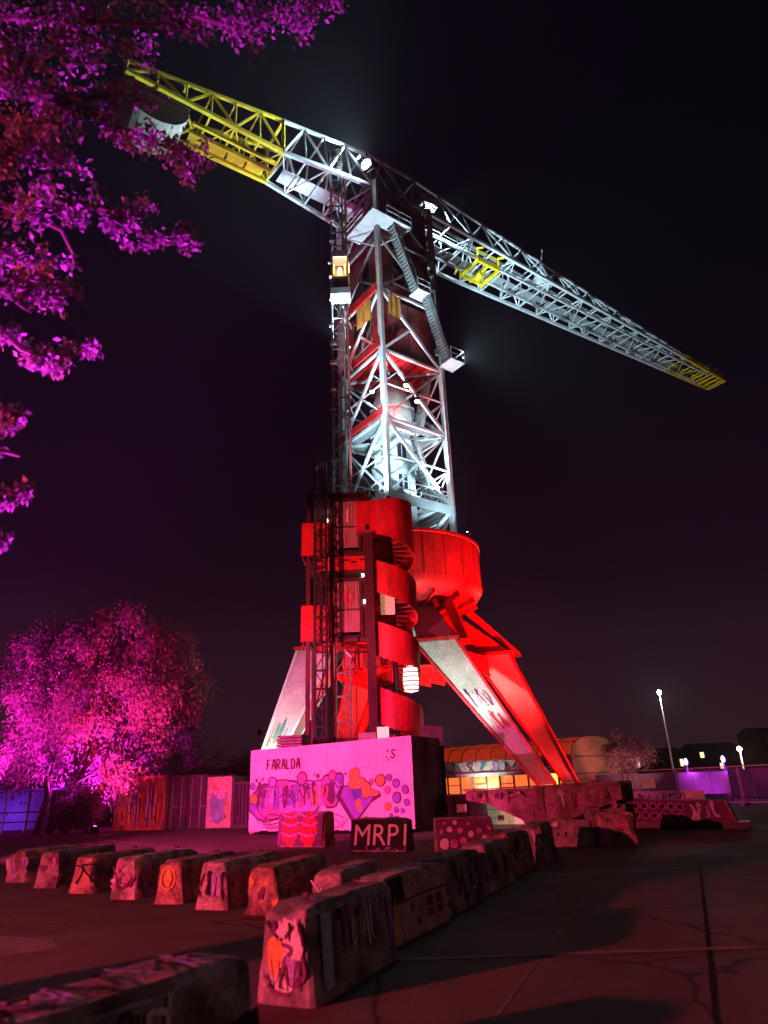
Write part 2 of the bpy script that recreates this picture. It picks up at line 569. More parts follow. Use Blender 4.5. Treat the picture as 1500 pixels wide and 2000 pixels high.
# --- four tapered legs of the portal
U_, V_ = V((0.97, -0.242, 0)), V((0.242, 0.97, 0))
LEGS = {'FL': (V((-4.0, 40.9, 0)), V((-7.6, 40.6, 0))), 'FR': (V((2.9, 40.0, 0)), V((7.75, 37.6, 0))), 'BL': (V((-1.5, 48.6, 0)), V((-4.4, 51.0, 0))), 'BR': (V((6.8, 45.4, 0)), V((11.4, 47.6, 0)))}
for su, sv, nm in ((-1, -1, 'FL'), (1, -1, 'FR'), (-1, 1, 'BL'), (1, 1, 'BR')):
    top, bot = LEGS[nm]
    inn = A + U_ * (1.3 * su) + V_ * (1.3 * sv)

    def quad(c, z, a, d):
        return [up(c - U_ * a - V_ * d, z), up(c + U_ * a - V_ * d, z), up(c + U_ * a + V_ * d, z), up(c - U_ * a + V_ * d, z)]
    front = PALE
    sides = [front, RED, front, RED] if su > 0 else [front, PALE if nm == 'FL' else RED, front, RED]  # red lamplight on the side faces is put into their colour
    if nm == 'BL':
        sides = [RED, RED, RED, RED]
    lg = MB().hexa(quad(bot, 1.5, 0.42, 0.45), quad(top, 9.3, 1.2, 1.05), PALE, sides).build('leg', crane)
    if nm in ('FR', 'FL'):
        a0, a1 = up(bot - U_ * 0.42 - V_ * 0.45, 1.5), up(bot + U_ * 0.42 - V_ * 0.45, 1.5)
        c0, c1 = up(top - U_ * 1.2 - V_ * 1.05, 9.3), up(top + U_ * 1.2 - V_ * 1.05, 9.3)
        vv = (c0 + c1) / 2 - (a0 + a1) / 2
        pl = Paint((a0 + a1) / 2 - V_ * 0.02 - U_ * 0.6, U_, vv)
        pl.v = vv.normalized()
        pl.n = U_.cross(pl.v).normalized()
        hgt = vv.length
        if nm == 'FR':
            pl.scribble(0.1, hgt * 0.50, 1.15, hgt * 0.64, 6, 0.09, [PT['white'], PT['sky'], PT['plum']], 61, 0.01)
            pl.scribble(0.15, hgt * 0.36, 1.05, hgt * 0.48, 6, 0.08, [PT['white'], PT['red']], 62, 0.02)
        else:
            pl.scribble(0.1, hgt * 0.30, 1.1, hgt * 0.52, 6, 0.07, [PT['teal'], PT['sky'], PT['green']], 63, 0.01)
            pl.scribble(0.2, hgt * 0.12, 1.0, hgt * 0.3, 5, 0.08, [PT['yellow'], PT['red'], PT['teal']], 64, 0.02)
        pl.build(lg)
    # raised flange strips along the leg edges, base plate, wheel bogie
    for e in ((-1, -1), (1, -1), (1, 1), (-1, 1)):
        p0 = up(bot + U_ * 0.42 * e[0] + V_ * 0.45 * e[1], 1.5)
        p1 = up(top + U_ * 1.2 * e[0] + V_ * 1.05 * e[1], 9.3)
        beam('flange', p0, p1, 0.14, RED if su > 0 or sv > 0 else GREY, lg)
    for k in range(10):   # bolts around the leg head
        t = -1.1 + 2.2 * k / 9
        c = top + U_ * t - V_ * 1.12
        beam('bolt', up(c, 9.28), up(c, 9.46), 0.09, GREYD, lg)
    MB().box(up(top, 9.42), (2.75, 2.45, 0.16), RED, math.atan2(U_.y, U_.x)).build('head_plate', crane)
    MB().hexa(quad(top, 9.52, 1.1, 0.95), quad(inn, 13.3, 0.5, 0.5), PALE, sides if sv < 0 else [RED] * 4).build('upper_leg', crane)
    if su > 0:
        # bent red gusset box running from the ring down to the leg head
        MB().hexa(quad(top + U_ * 1.55 + V_ * 0.8, 9.5, 0.22, 1.0), quad(inn + U_ * 1.6 + V_ * 0.2, 13.4, 0.4, 0.9), RED).build('gusset', crane)
    bg_ = MB()
    rzz = math.atan2(U_.y, U_.x)
    bg_.box(up(bot, 1.28), (1.3, 0.9, 0.4), DARK, rzz).box(up(bot, 0.86), (2.6, 0.6, 0.42), DARK, rzz)
    bg_.build('bogie', crane)
    for wx in (-0.85, 0.85):
        c = bot + U_ * wx
        MB().tube([up(c - V_ * 0.16, 0.42), up(c + V_ * 0.16, 0.42)], 0.42, GREYD, 18).build('wheel', crane)

# --- portal tie beams under the leg heads
CN = [LEGS[k][0] for k in ('FL', 'FR', 'BR', 'BL')]
for k in range(4):
    p, q = CN[k], CN[(k + 1) % 4]
    beam('tie_beam', up(p.lerp(q, 0.18), 8.7), up(q.lerp(p, 0.18), 8.7), 0.55, RED, crane, 1.0)
pf = MB()
pf.extrude([up(p, 8.05) for p in CN], (0, 0, 0.12), RED)
pf.build('portal_deck', crane)
for k in range(9):      # ribs under the deck
    t = (k + 0.5) / 9
    beam('deck_rib', up(CN[0].lerp(CN[1], t), 7.92), up(CN[3].lerp(CN[2], t), 7.92), 0.14, RED, crane, 0.26)

# --- the ring on the pylon
ring = MB()
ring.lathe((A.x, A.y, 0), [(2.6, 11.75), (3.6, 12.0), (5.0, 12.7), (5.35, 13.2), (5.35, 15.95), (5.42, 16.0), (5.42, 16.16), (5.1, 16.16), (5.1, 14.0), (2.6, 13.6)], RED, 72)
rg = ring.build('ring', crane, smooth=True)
for k in range(24):     # plate seams as thin straps
    t = 2 * math.pi * k / 24
    c = A + V((math.cos(t), math.sin(t), 0)) * 5.365
    beam('strap', up(c, 13.25), up(c, 15.93), 0.05, RED, rg, 0.03, t)
for k in range(16):     # webs on the coned underside
    t = 2 * math.pi * k / 16
    d = V((math.cos(t), math.sin(t), 0))
    beam('web', up(A + d * 2.7, 11.6), up(A + d * 4.95, 12.45), 0.08, RED, rg, 0.34)
for k in range(96):     # rivets along the two rims
    t = 2 * math.pi * k / 96
    d = V((math.cos(t), math.sin(t), 0))
    for z in (13.36, 15.8):
        beam('rivet', up(A + d * 5.33, z), up(A + d * 5.385, z), 0.07, RED, rg)
ring2 = MB().lathe((A.x, A.y, 0), [(2.2, 10.9), (2.75, 11.1), (2.75, 12.1), (2.2, 12.3)], RED, 48)
ring2.build('slew_bearing', crane, smooth=True)

# --- king post inside
kp = MB()
kp.lathe((A.x, A.y, 0), [(2.1, 8.2), (1.9, 12.3), (1.55, 17.5), (1.5, 27.5), (0.9, 29.6), (0.0, 29.7)], GREY, 8, R(20), R(20) + 2 * math.pi)
kpo = kp.build('king_post', crane)
for z in (18.6, 21.0, 23.4):
    for t in (-112, -67):
        d = V((math.cos(R(t - 2.5)), math.sin(R(t - 2.5)), 0))
        W = M4.Translation(up(A + d * 1.43, z)) @ M4.Rotation(R(t - 2.5) + R(90), 4, 'Z')
        MB().box(None, (0.62, 0.16, 1.15), GLASS, mtx=W).build('opening', kpo)
for z in (17.6, 20.0, 22.4, 24.8, 27.0):
    kp2 = MB().lathe((A.x, A.y, z), [(1.45, 0), (1.75, 0), (1.75, 0.14), (1.45, 0.14)], GREY, 8, R(20), R(20) + 2 * math.pi)
    kp2.build('collar', kpo)

# --- lattice tower
LV = [17.3, 19.2, 24.8, 30.2, 35.6, 40.7, 45.6]
tw = MB()
for c in (TN, TR, TL, TB):
    tw.bar(up(c, 15.0), up(c, 46.1), 0.34, GREY, roll_=R(53))
tower = tw.build('tower_posts', crane)
FACES = ((TN, TR), (TR, TB), (TB, TL), (TL, TN))
for fi, (p, q) in enumerate(FACES):
    out = V(((q - p).y, -(q - p).x, 0)).normalized()
    for li, z in enumerate(LV[1:], 1):
        hw = 0.34 if z == 19.2 else 0.2
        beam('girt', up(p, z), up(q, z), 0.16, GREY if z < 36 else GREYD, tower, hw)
    for li in range(1, 6):
        z0, z1 = LV[li], LV[li + 1]
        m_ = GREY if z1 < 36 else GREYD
        a, c = (p, q) if fi in (0, 2) else (q, p)
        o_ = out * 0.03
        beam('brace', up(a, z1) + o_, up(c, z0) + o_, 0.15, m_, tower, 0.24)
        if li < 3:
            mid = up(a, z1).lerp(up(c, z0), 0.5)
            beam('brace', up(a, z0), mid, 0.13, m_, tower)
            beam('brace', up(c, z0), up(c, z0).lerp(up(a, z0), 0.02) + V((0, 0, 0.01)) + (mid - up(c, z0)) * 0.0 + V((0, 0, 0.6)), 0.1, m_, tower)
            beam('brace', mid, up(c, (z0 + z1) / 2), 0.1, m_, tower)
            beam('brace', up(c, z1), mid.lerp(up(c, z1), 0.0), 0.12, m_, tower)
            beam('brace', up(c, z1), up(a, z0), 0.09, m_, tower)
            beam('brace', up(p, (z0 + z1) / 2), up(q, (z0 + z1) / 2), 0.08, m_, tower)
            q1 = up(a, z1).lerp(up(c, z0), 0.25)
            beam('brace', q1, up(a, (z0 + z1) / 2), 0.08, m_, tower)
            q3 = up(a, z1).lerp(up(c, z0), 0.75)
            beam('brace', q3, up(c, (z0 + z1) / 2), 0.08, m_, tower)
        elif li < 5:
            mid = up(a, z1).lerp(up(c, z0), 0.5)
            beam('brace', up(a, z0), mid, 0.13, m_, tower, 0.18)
    # short raking legs below the first girt, landing on the ring
    mid0 = p.lerp(q, 0.5)
    beam('raker', up(p, 19.1), up(mid0, 16.2), 0.2, GREY, tower, 0.26)
    beam('raker', up(q, 19.1), up(mid0, 16.2), 0.2, GREY, tower, 0.26)
    # deep edge plate of the lower gallery
    beam('edge_plate', up(p, 19.0) + out * 0.12, up(q, 19.0) + out * 0.12, 0.06, GREY, tower, 0.7)
# cross beams in plan and gusset plates at the nodes
for z in LV[1:4]:
    beam('cross_beam', up(TN, z), up(TB, z), 0.16, GREY, tower, 0.22)
    beam('cross_beam', up(TL, z), up(TR, z), 0.16, GREY, tower, 0.2)
    for c in (TN, TR, TL, TB):
        for (p, q) in FACES:
            if c in (p, q):
                oth = q if c == p else p
                d = (oth - c).normalized()
                MB().extrude([up(c, z + 0.45), up(c + d * 0.75, z + 0.1), up(c + d * 0.75, z - 0.1), up(c, z - 0.45)], V((d.y, -d.x, 0)) * 0.04, GREY).build('gusset_plate', tower)
# lower gallery deck and railing, upper working deck
for z, m_ in ((19.25, GRATE), (24.9, GRATE)):
    k = 0.97
    pts = [A + (c - A) * k for c in (TN, TR, TB, TL)]
    ins = [A + (c - A) * (0.60 if z < 20 else 0.66) for c in (TN, TR, TB, TL)]
    dk = MB()
    for j in range(4):
        dk.extrude([up(pts[j], z), up(pts[(j + 1) % 4], z), up(ins[(j + 1) % 4], z), up(ins[j], z)], (0, 0, 0.05), m_)
    dk.build('gallery_deck', crane)
for (p, q) in FACES:
    for h in (0.5, 1.05):
        beam('rail', up(p, 19.3 + h), up(q, 19.3 + h), 0.05, GREY, tower)
    for k in range(1, 6):
        c = p.lerp(q, k / 6)
        beam('rail_post', up(c, 19.3), up(c, 20.35), 0.05, GREY, tower)


# --- suites: panel-clad boxes inside the lattice
def clad(z0, z1, inset, cols, mats_, win=(), name='suite'):
    C = [A + (c - A) * inset for c in (TN, TR, TB, TL)]
    core = MB()
    IN = [A + (c - A) * (inset - 0.03) for c in (TN, TR, TB, TL)]
    core.extrude([up(c, z0) for c in IN], (0, 0, z1 - z0), mats_[0])
    s = core.build(name, crane)
    for fi in range(4):
        p, q = C[fi], C[(fi + 1) % 4]
        out = V(((q - p).y, -(q - p).x, 0)).normalized()
        for k in range(cols):
            a, c = p.lerp(q, (k + 0.02) / cols), p.lerp(q, (k + 0.98) / cols)
            if (fi, k) in win:
                hz0, hz1 = z0 + (z1 - z0) * 0.22, z0 + (z1 - z0) * 0.86
                beam('window', up(a.lerp(c, 0.5), hz0), up(a.lerp(c, 0.5), hz1), (c - a).length * 0.9, GLASS, s, 0.1, math.atan2((c - a).y, (c - a).x) + R(90))
                for t in (0.03, 0.97):
                    beam('window_frame', up(a.lerp(c, t), hz0), up(a.lerp(c, t), hz1), 0.09, GREYD, s, 0.16, math.atan2((c - a).y, (c - a).x) + R(90))
                for zz in (hz0, hz1):
                    beam('window_frame', up(a, zz), up(c, zz), 0.16, GREYD, s, 0.09)
            else:
                nz = 2
                for r in range(nz):
                    za, zb_ = z0 + (z1 - z0) * (r + 0.015) / nz, z0 + (z1 - z0) * (r + 0.985) / nz
                    beam('panel', up(a.lerp(c, 0.5), za), up(a.lerp(c, 0.5), zb_), (c - a).length, mats_[(k + r + fi) % len(mats_)], s, 0.05 + 0.012 * ((k * 7 + r * 3) % 3), math.atan2((c - a).y, (c - a).x) + R(90))
    return s


SUITE = mat('suite_red_panel', (0.34, 0.03, 0.03), (0.22, 0.022, 0.024), 0.5, 0, 1.2, fine=14)
clad(30.75, 35.3, 0.9, 4, (SUITE, DRED), win=((3, 1), (3, 2)))
clad(36.0, 40.4, 0.88, 4, (DRED,), win=((0, 1), (0, 2), (3, 2)))
clad(41.1, 45.4, 0.9, 5, (DRED,), win=())
clad(45.75, 48.3, 0.42, 3, (DRED,), win=((0, 1),))
MB().extrude([up(A + (c - A) * 0.99, 30.35) for c in (TN, TR, TB, TL)], (0, 0, 0.3), RED).build('suite_floor', crane)
for k in range(7):
    t = (k + 0.5) / 7
    beam('floor_joist', up(TN.lerp(TR, t), 30.26), up(TL.lerp(TB, t), 30.26), 0.14, RED, crane, 0.2)
beam('red_fascia', up(TL, 35.45) + V((-0.3, -0.4, 0)), up(TN, 35.45) + V((-0.25, -0.32, 0)), 0.12, RED, crane, 0.7)
beam('red_fascia', up(TL, 30.6) + V((-0.2, -0.25, 0)), up(TN, 30.6) + V((-0.16, -0.2, 0)), 0.12, RED, crane, 0.5)
beam('red_fascia', up(TL, 25.1) + V((-0.25, -0.3, 0)), up(TN, 25.1) + V((-0.2, -0.25, 0)), 0.12, RED, crane, 0.5)
# hanging yellow banners either side of the near corner
ban = mat('yellow_banner', (0.75, 0.45, 0.08), (0.5, 0.25, 0.05), 0.8, 0, 2.5, stretch=(2, 2, 0.6), lo=0.42, hi=0.6)
for (p, q, t0, t1) in ((TN, TR, 0.1, 0.3), (TL, TN, 0.5, 0.86)):
    out = V(((q - p).y, -(q - p).x, 0)).normalized()
    mb = MB()
    n, mrow = 8, 6
    P, F = [], []
    for i in range(n + 1):
        for j in range(mrow + 1):
            c = p.lerp(q, t0 + (t1 - t0) * i / n) + out * (0.26 + 0.06 * math.sin(i * 1.7) * (1 - j / mrow * 0.3))
            P.append(up(c, 35.2 - 1.9 * j / mrow))
    for i in range(n):
        for j in range(mrow):
            F.append((i * (mrow + 1) + j, i * (mrow + 1) + j + 1, (i + 1) * (mrow + 1) + j + 1, (i + 1) * (mrow + 1) + j))
    mb.poly(P, F, ban)
    mb.build('banner', crane, smooth=True)


# --- outside stairs and platforms on the right-hand face
def stair(p0, p1, wv, m_, parent, nt_=None, rail=True):
    p0, p1, wv = V(p0), V(p1), V(wv)
    n = nt_ or max(4, int(abs(p1.z - p0.z) / 0.26))
    s = MB()
    s.bar(p0, p1, 0.06, m_, 0.22).bar(p0 + wv, p1 + wv, 0.06, m_, 0.22)
    so = s.build('stair_flight', parent)
    for k in range(n):
        c = p0.lerp(p1, (k + 0.5) / n)
        beam('tread', c, c + wv, 0.26, m_, so, 0.04)
    if rail:
        for o_ in (V((0, 0, 0)), wv):
            beam('handrail', p0 + o_ + V((0, 0, 1.0)), p1 + o_ + V((0, 0, 1.0)), 0.05, m_, so)
            for k in range(4):
                c = p0.lerp(p1, k / 3) + o_
                beam('rail_post', c, c + V((0, 0, 1.0)), 0.04, m_, so)
    return so


FD = (TR - TN).normalized()
FO = V((FD.y, -FD.x, 0))


def fp(t, o_, z):
    return up(TN + FD * (5.38 * t) + FO * o_, z)


def plat(pts, z, th=0.12, m_=GREY, rail_edges=()):
    s = MB().extrude([up(p, z) for p in pts], (0, 0, th), m_).build('platform', crane)
    for a, c in rail_edges:
        p, q = pts[a], pts[c]
        for h in (0.55, 1.05):
            beam('rail', up(p, z + h), up(q, z + h), 0.05, m_, s)
        n = max(1, int((q - p).length / 0.9))
        for k in range(n + 1):
            cc = p.lerp(q, k / n)
            beam('rail_post', up(cc, z), up(cc, z + 1.05), 0.05, m_, s)
    return s


LD = (TL - TN).normalized()
LO = V((-LD.y, LD.x, 0)) * -1
LO = V((LD.y, -LD.x, 0))
if LO.dot(TN - A) < 0:
    LO = -LO
# corner balcony: four plates meeting at the near corner
for (a0, a1, o0, o1) in ((0.0, 1.15, 0.02, 1.3), (1.18, 2.35, 0.02, 1.3)):
    plat([TN + FD * a0 + FO * o0, TN + FD * a1 + FO * o0, TN + FD * a1 + FO * o1, TN + FD * a0 + FO * o1], 41.4, rail_edges=((2, 3),))
    plat([TN + LD * a0 + LO * o0, TN + LD * a1 + LO * o0, TN + LD * a1 + LO * o1, TN + LD * a0 + LO * o1], 41.4, rail_edges=((2, 3),))
plat([TN + FO * 0.02, TN + FO * 1.3, TN + FO * 1.3 + LO * 1.3, TN + LO * 1.3], 41.4)
beam('strut', up(TN, 39.4), up(TN + FD * 2.3 + FO * 1.2, 41.3), 0.08, GREY, crane)
beam('strut', up(TN, 39.4), up(TN + LD * 2.3 + LO * 1.2, 41.3), 0.08, GREY, crane)
stair(fp(0.16, 0.35, 41.2), fp(0.52, 0.35, 36.1), FO * 0.7, GREYD, crane)
plat([fp(0.5, 0.1, 0), fp(0.72, 0.1, 0), fp(0.72, 1.2, 0), fp(0.5, 1.2, 0)], 35.9, rail_edges=((2, 3), (1, 2)))
stair(fp(0.70, 0.4, 36.0), fp(1.0, 0.4, 30.7), FO * 0.7, GREYD, crane)
plat([fp(0.96, 0.1, 0), fp(1.2, 0.1, 0), fp(1.2, 1.5, 0), fp(0.96, 1.5, 0)], 30.5, rail_edges=((2, 3), (1, 2)))
stair(fp(0.95, -0.9, 30.2), fp(0.72, -0.9, 25.0), FO * -0.7, GREY, crane)
stair(fp(0.6, -1.0, 24.9), fp(0.9, -1.0, 19.4), FO * -0.7, GREY, crane)
# the ribbon of small fittings: junction boxes, cable tray
for z in (31.5, 34, 37.5, 39, 42.5, 44.2):
    beam('junction_box', fp(0.93, 0.12, z), fp(0.93, 0.12, z + 0.45), 0.35, GREYD, crane, 0.25, R(50))
beam('cable_tray', fp(1.03, 0.12, 18), fp(1.03, 0.12, 46), 0.18, GREYD, crane, 0.08)
for k in range(12):
    beam('drill_rib', fp(0.12 + 0.065 * k, 0.06, 43.0), fp(0.12 + 0.065 * k, 0.06, 45.4), 0.06, DRED, crane)

# --- jib and counter-jib
JA = R(34.9)
JD, JN = V((math.cos(JA), math.sin(JA), 0)), V((math.sin(JA), -math.cos(JA), 0))
ZB = 45.65


def interp(x, xs, ys):
    return float(np.interp(x, xs, ys))


def bw(s):
    return interp(s, (-21.4, -10, -2.8, 2.8, 8, 49), (1.72, 1.55, 2.5, 2.7, 2.55, 1.1))


def tz(s):
    return interp(s, (-21.4, -10, -2, 2, 40, 49), (46.7, 49.1, 50.5, 50.4, 46.75, 46.4))


def twd(s):
    return interp(s, (-21.4, -10, -2, 2, 40, 49), (1.6, 1.4, 1.35, 1.35, 0.95, 0.9))


def jp(s, n, z):
    p = A + JD * s + JN * n
    return V((p.x, p.y, z))


def truss(name, stations, mat_at, bw_w=0.24, br=0.11):
    o = None
    for sg in (1, -1):
        for lower in (True, False):
            ch = MB()
            for a, c in zip(stations[:-1], stations[1:]):
                m_ = mat_at((a + c) / 2)
                if lower:
                    ch.bar(jp(a, sg * bw(a), ZB), jp(c, sg * bw(c), ZB), bw_w, m_, bw_w * 1.15)
                else:
                    ch.bar(jp(a, sg * twd(a), tz(a)), jp(c, sg * twd(c), tz(c)), bw_w * 0.85, m_)
            q_ = ch.build('chord' if o else name, o or crane)
            o = o or q_
    for i, (a, c) in enumerate(zip(stations[:-1], stations[1:])):
        m_ = mat_at((a + c) / 2)
        for sg in (-1, 1):
            beam('brace', jp(a, sg * bw(a), ZB), jp(a, sg * twd(a), tz(a)), br, m_, o)
            if i % 2 == 0:
                beam('brace', jp(a, sg * bw(a), ZB), jp(c, sg * twd(c), tz(c)), br * 1.15, m_, o)
            else:
                beam('brace', jp(a, sg * twd(a), tz(a)), jp(c, sg * bw(c), ZB), br * 1.15, m_, o)
        beam('brace', jp(a, -bw(a), ZB), jp(a, bw(a), ZB), br, m_, o)
        s1 = 1 if i % 2 else -1
        beam('brace', jp(a, -s1 * bw(a), ZB + 0.04), jp(c, s1 * bw(c), ZB + 0.04), br * 0.8, m_, o)
        beam('brace', jp(a, -twd(a), tz(a)), jp(a, twd(a), tz(a)), br * 0.9, m_, o)
    e = stations[-1]
    m_ = mat_at(e)
    beam('brace', jp(e, -bw(e), ZB), jp(e, bw(e), ZB), br * 1.4, m_, o)
    beam('brace', jp(e, -twd(e), tz(e)), jp(e, twd(e), tz(e)), br * 1.2, m_, o)
    for sg in (-1, 1):
        beam('brace', jp(e, sg * bw(e), ZB), jp(e, sg * twd(e), tz(e)), br * 1.4, m_, o)
    return o


def mR(s):
    return YEL if s > 40.6 else GREY


def mL(s):
    return YEL if s < -10 else GREY


jibR = truss('jib', [2.6, 5.2, 7.8, 10.4, 12.9, 15.4, 17.8, 20.2, 22.6, 24.9, 27.2, 29.5, 31.7, 33.9, 36.1, 38.3, 40.6, 42.7, 44.8, 46.9, 49.0], mR)
jibL = truss('counter_jib', [-2.6, -4.5, -6.4, -8.2, -10.0, -11.9, -13.8, -15.6, -17.4, -19.4, -21.4], mL, 0.26, 0.13)
for sg in (-1, 1):      # chords carried through the tower head
    beam('head_chord', jp(-2.6, sg * bw(-2.6), ZB), jp(2.6, sg * bw(2.6), ZB), 0.28, GREY, crane)
    beam('head_chord', jp(-2.6, sg * twd(-2), tz(-2)), jp(2.6, sg * twd(2), tz(2)), 0.24, GREY, crane)
    for a_, c_ in ((-2.6, -0.9), (0.9, -0.9), (0.9, 2.6)):
        beam('head_brace', jp(a_, sg * bw(a_), ZB), jp(c_, sg * twd(c_), 50.4), 0.13, GREY, crane)
    beam('head_brace', jp(0, sg * 2.6, ZB), jp(0, sg * 1.35, 50.45), 0.11, GREY, crane)
# heavy frame where the yellow section meets the grey one
for sg in (-1, 1):
    beam('end_frame', jp(-10, sg * bw(-10), ZB), jp(-10, sg * twd(-10), tz(-10)), 0.24, YEL, jibL)
beam('end_frame', jp(-10, -twd(-10), tz(-10)), jp(-10, twd(-10), tz(-10)), 0.22, YEL, jibL)
beam('brace', jp(-10, -twd(-10), tz(-10)), jp(-10, bw(-10), ZB), 0.12, YEL, jibL)
# walkway plates in the bottom of the jib, trolley rails, hanging cable carriers
k = 3.4
i = 0
while k < 40:
    e = k + 1.75
    beam('walkway_plate', jp(k, -0.5, ZB + 0.16), jp(e - 0.15, -0.5, ZB + 0.16), min(0.95, bw(k) * 0.7), GRATE, jibR, 0.05)
    if i % 2 == 0:
        beam('cable_carrier', jp(k + 0.4, -0.7, ZB - 0.35), jp(k + 1.2, -0.7, ZB - 0.35), 0.35, GREYD, jibR, 0.3)
    if i % 3 == 1:
        beam('bracket', jp(k + 0.4, 0.5, ZB - 0.1), jp(k + 0.4, 0.5, ZB + 0.5), 0.12, GREY, jibR)
    k += 1.83
    i += 1
for n_ in (-0.95, 0.95):
    beam('trolley_rail', jp(3, n_, ZB - 0.14), jp(46, n_ * 0.9, ZB - 0.14), 0.16, GREY, jibR, 0.24)
for k in range(14):
    s_ = 4 + k * 2.5
    beam('inner_web', jp(s_, 0.95, ZB), jp(s_ + 1.2, 0.35, ZB + 0.9), 0.08, GREY, jibR)
    beam('inner_web', jp(s_ + 1.2, 0.35, ZB + 0.9), jp(s_ + 2.4, 0.95, ZB), 0.08, GREY, jibR)
beam('inner_chord', jp(3.5, 0.35, ZB + 0.92), jp(40, 0.3, ZB + 0.85), 0.12, GREY, jibR)
# walkway handrail along the jib
for n_ in (-1.0, 0.55):
    beam('handrail', jp(3.4, n_, ZB + 1.2), jp(39.5, n_ * 0.8, ZB + 0.8), 0.05, GREY, jibR)
# yellow tip: cross bars and looped guards
for k in range(5):
    s_ = 45.2 + 0.85 * k
    beam('tip_bar', jp(s_, -bw(s_), ZB - 0.12), jp(s_, bw(s_), ZB - 0.12), 0.13, YEL, jibR)
for s_ in (46.6, 48.2):
    MB().tube([jp(s_, 0.9, 46.4), jp(s_, 0.92, 47.1), jp(s_ + 0.25, 0.6, 47.3), jp(s_ + 0.4, 0.3, 47.1), jp(s_ + 0.4, 0.25, 46.4)], 0.07, YEL, 6).build('guard_loop', jibR)
beam('tip_plate', jp(49.1, -1.15, 45.75), jp(49.1, 1.15, 45.75), 0.1, YEL, jibR, 0.5)
# winch frame with its aerial on the jib
wn = MB()
wn.box(None, (1.5, 1.1, 0.9), GREY, mtx=M4.Translation(jp(18.0, 1.1, 46.5)) @ M4.Rotation(JA, 4, 'Z'))
for q in (-0.7, 0.7):
    wn.bar(jp(18 + q, 0.6, 46.9), jp(18, 1.1, 48.6), 0.1, GREY).bar(jp(18 + q, 1.6, 46.9), jp(18, 1.1, 48.6), 0.1, GREY)
wn.tube([jp(18, 1.1, 48.3), jp(18.25, 1.4, 50.4)], 0.09, GREY, 6)
wn.build('winch_frame', jibR)
# yellow trolley slung under the jib
tr = MB()
for n_ in (-1.15, 1.15):
    tr.bar(jp(9.3, n_, ZB - 0.45), jp(12.0, n_, ZB - 0.45), 0.26, YEL, 0.4)
for s_ in (9.4, 10.6, 11.9):
    tr.bar(jp(s_, -1.3, ZB - 0.6), jp(s_, 1.3, ZB - 0.6), 0.22, YEL, 0.3)
for s_ in (9.4, 11.9):
    for n_ in (-1.15, 1.15):
        tr.bar(jp(s_, n_, ZB - 0.6), jp(s_, n_ * 1.1, ZB + 0.7), 0.18, YEL)
        tr.bar(jp(s_, n_ * 1.1, ZB + 0.7), jp(s_, n_ * 1.75, ZB + 0.2), 0.14, YEL)
tr.bar(jp(9.4, 1.2, ZB + 0.62), jp(11.9, 1.2, ZB + 0.62), 0.16, YEL)
trolley = tr.build('trolley', crane)
for s_ in (9.8, 11.5):
    for n_ in (-0.95, 0.95):
        MB().tube([jp(s_, n_ - 0.12, ZB - 0.02), jp(s_, n_ + 0.12, ZB - 0.02)], 0.26, YEL, 14).build('wheel', trolley)
MB().tube([jp(10.6, -0.4, ZB - 0.95), jp(10.6, 0.4, ZB - 0.95)], 0.4, YEL, 18).build('sheave', trolley)
# yellow floor and counterweight at the back end
k = -16.4
while k < -10.4:
    beam('floor_plate', jp(k, -0.75, ZB - 0.12), jp(k + 1.3, -0.75, ZB - 0.12), 1.25, YEL, jibL, 0.06)
    k += 1.5
for n_ in (-1.25, -0.2, 0.6):
    beam('stringer', jp(-16.5, n_, ZB - 0.3), jp(-10.2, n_, ZB - 0.3), 0.18, YEL, jibL, 0.3)
k = -9.3
while k < -3.2:
    beam('floor_plate', jp(k, -0.5, ZB + 0.1), jp(k + 1.4, -0.5, ZB + 0.1), 1.3, GREY, jibL, 0.05)
    k += 1.5
cw = MB()
prof = []
for j in range(15):
    t = math.pi * j / 14
    prof.append((-19.15 - 2.15 * math.cos(t), 45.2 - 2.2 * math.sin(t) ** 0.8))
o1 = [jp(s_, 1.42, z) for s_, z in prof]
n = len(prof)
o2 = [jp(s_, -1.42, z) for s_, z in prof]
cw.poly(o1 + o2, [tuple(range(n)), tuple(reversed(range(n, 2 * n)))], BROWN)
cw.poly(o1 + o2, [(j, n + j, n + (j + 1) % n, (j + 1) % n) for j in range(n)], CWT)
cwo = cw.build('counterweight', crane)
for f_ in (0.3, 0.5, 0.7):
    sh = [jp(s_, -1.44 + 2.88 * f_, z) for s_, z in prof]
    cb = MB()
    for a_, c_ in zip(sh[1:-2], sh[2:-1]):
        cb.bar(a_, c_, 0.05, CWT, 0.05)
    cb.build('casting_joint', cwo)
MB().extrude([jp(-21.3, -1.5, 45.3), jp(-17.0, -1.5, 45.3), jp(-17.0, -1.5, 46.6), jp(-21.3, -1.5, 46.4)], JN * 3.0, BROWN).build('ballast_box', cwo)
# mast head ties over the tower
for sg in (-1, 1):
    beam('head_brace', jp(-2.4, sg * 1.4, 50.4), jp(0, sg * 1.9, 46.2), 0.14, GREYD, crane)
    beam('head_brace', jp(2.4, sg * 1.4, 50.4), jp(0, sg * 1.9, 46.2), 0.14, GREYD, crane)
MB().box(None, (1.5, 1.1, 0.9), GREY, mtx=M4.Translation(jp(3.2, 2.0, 47.5)) @ M4.Rotation(JA, 4, 'Z')).build('motor_box', crane)
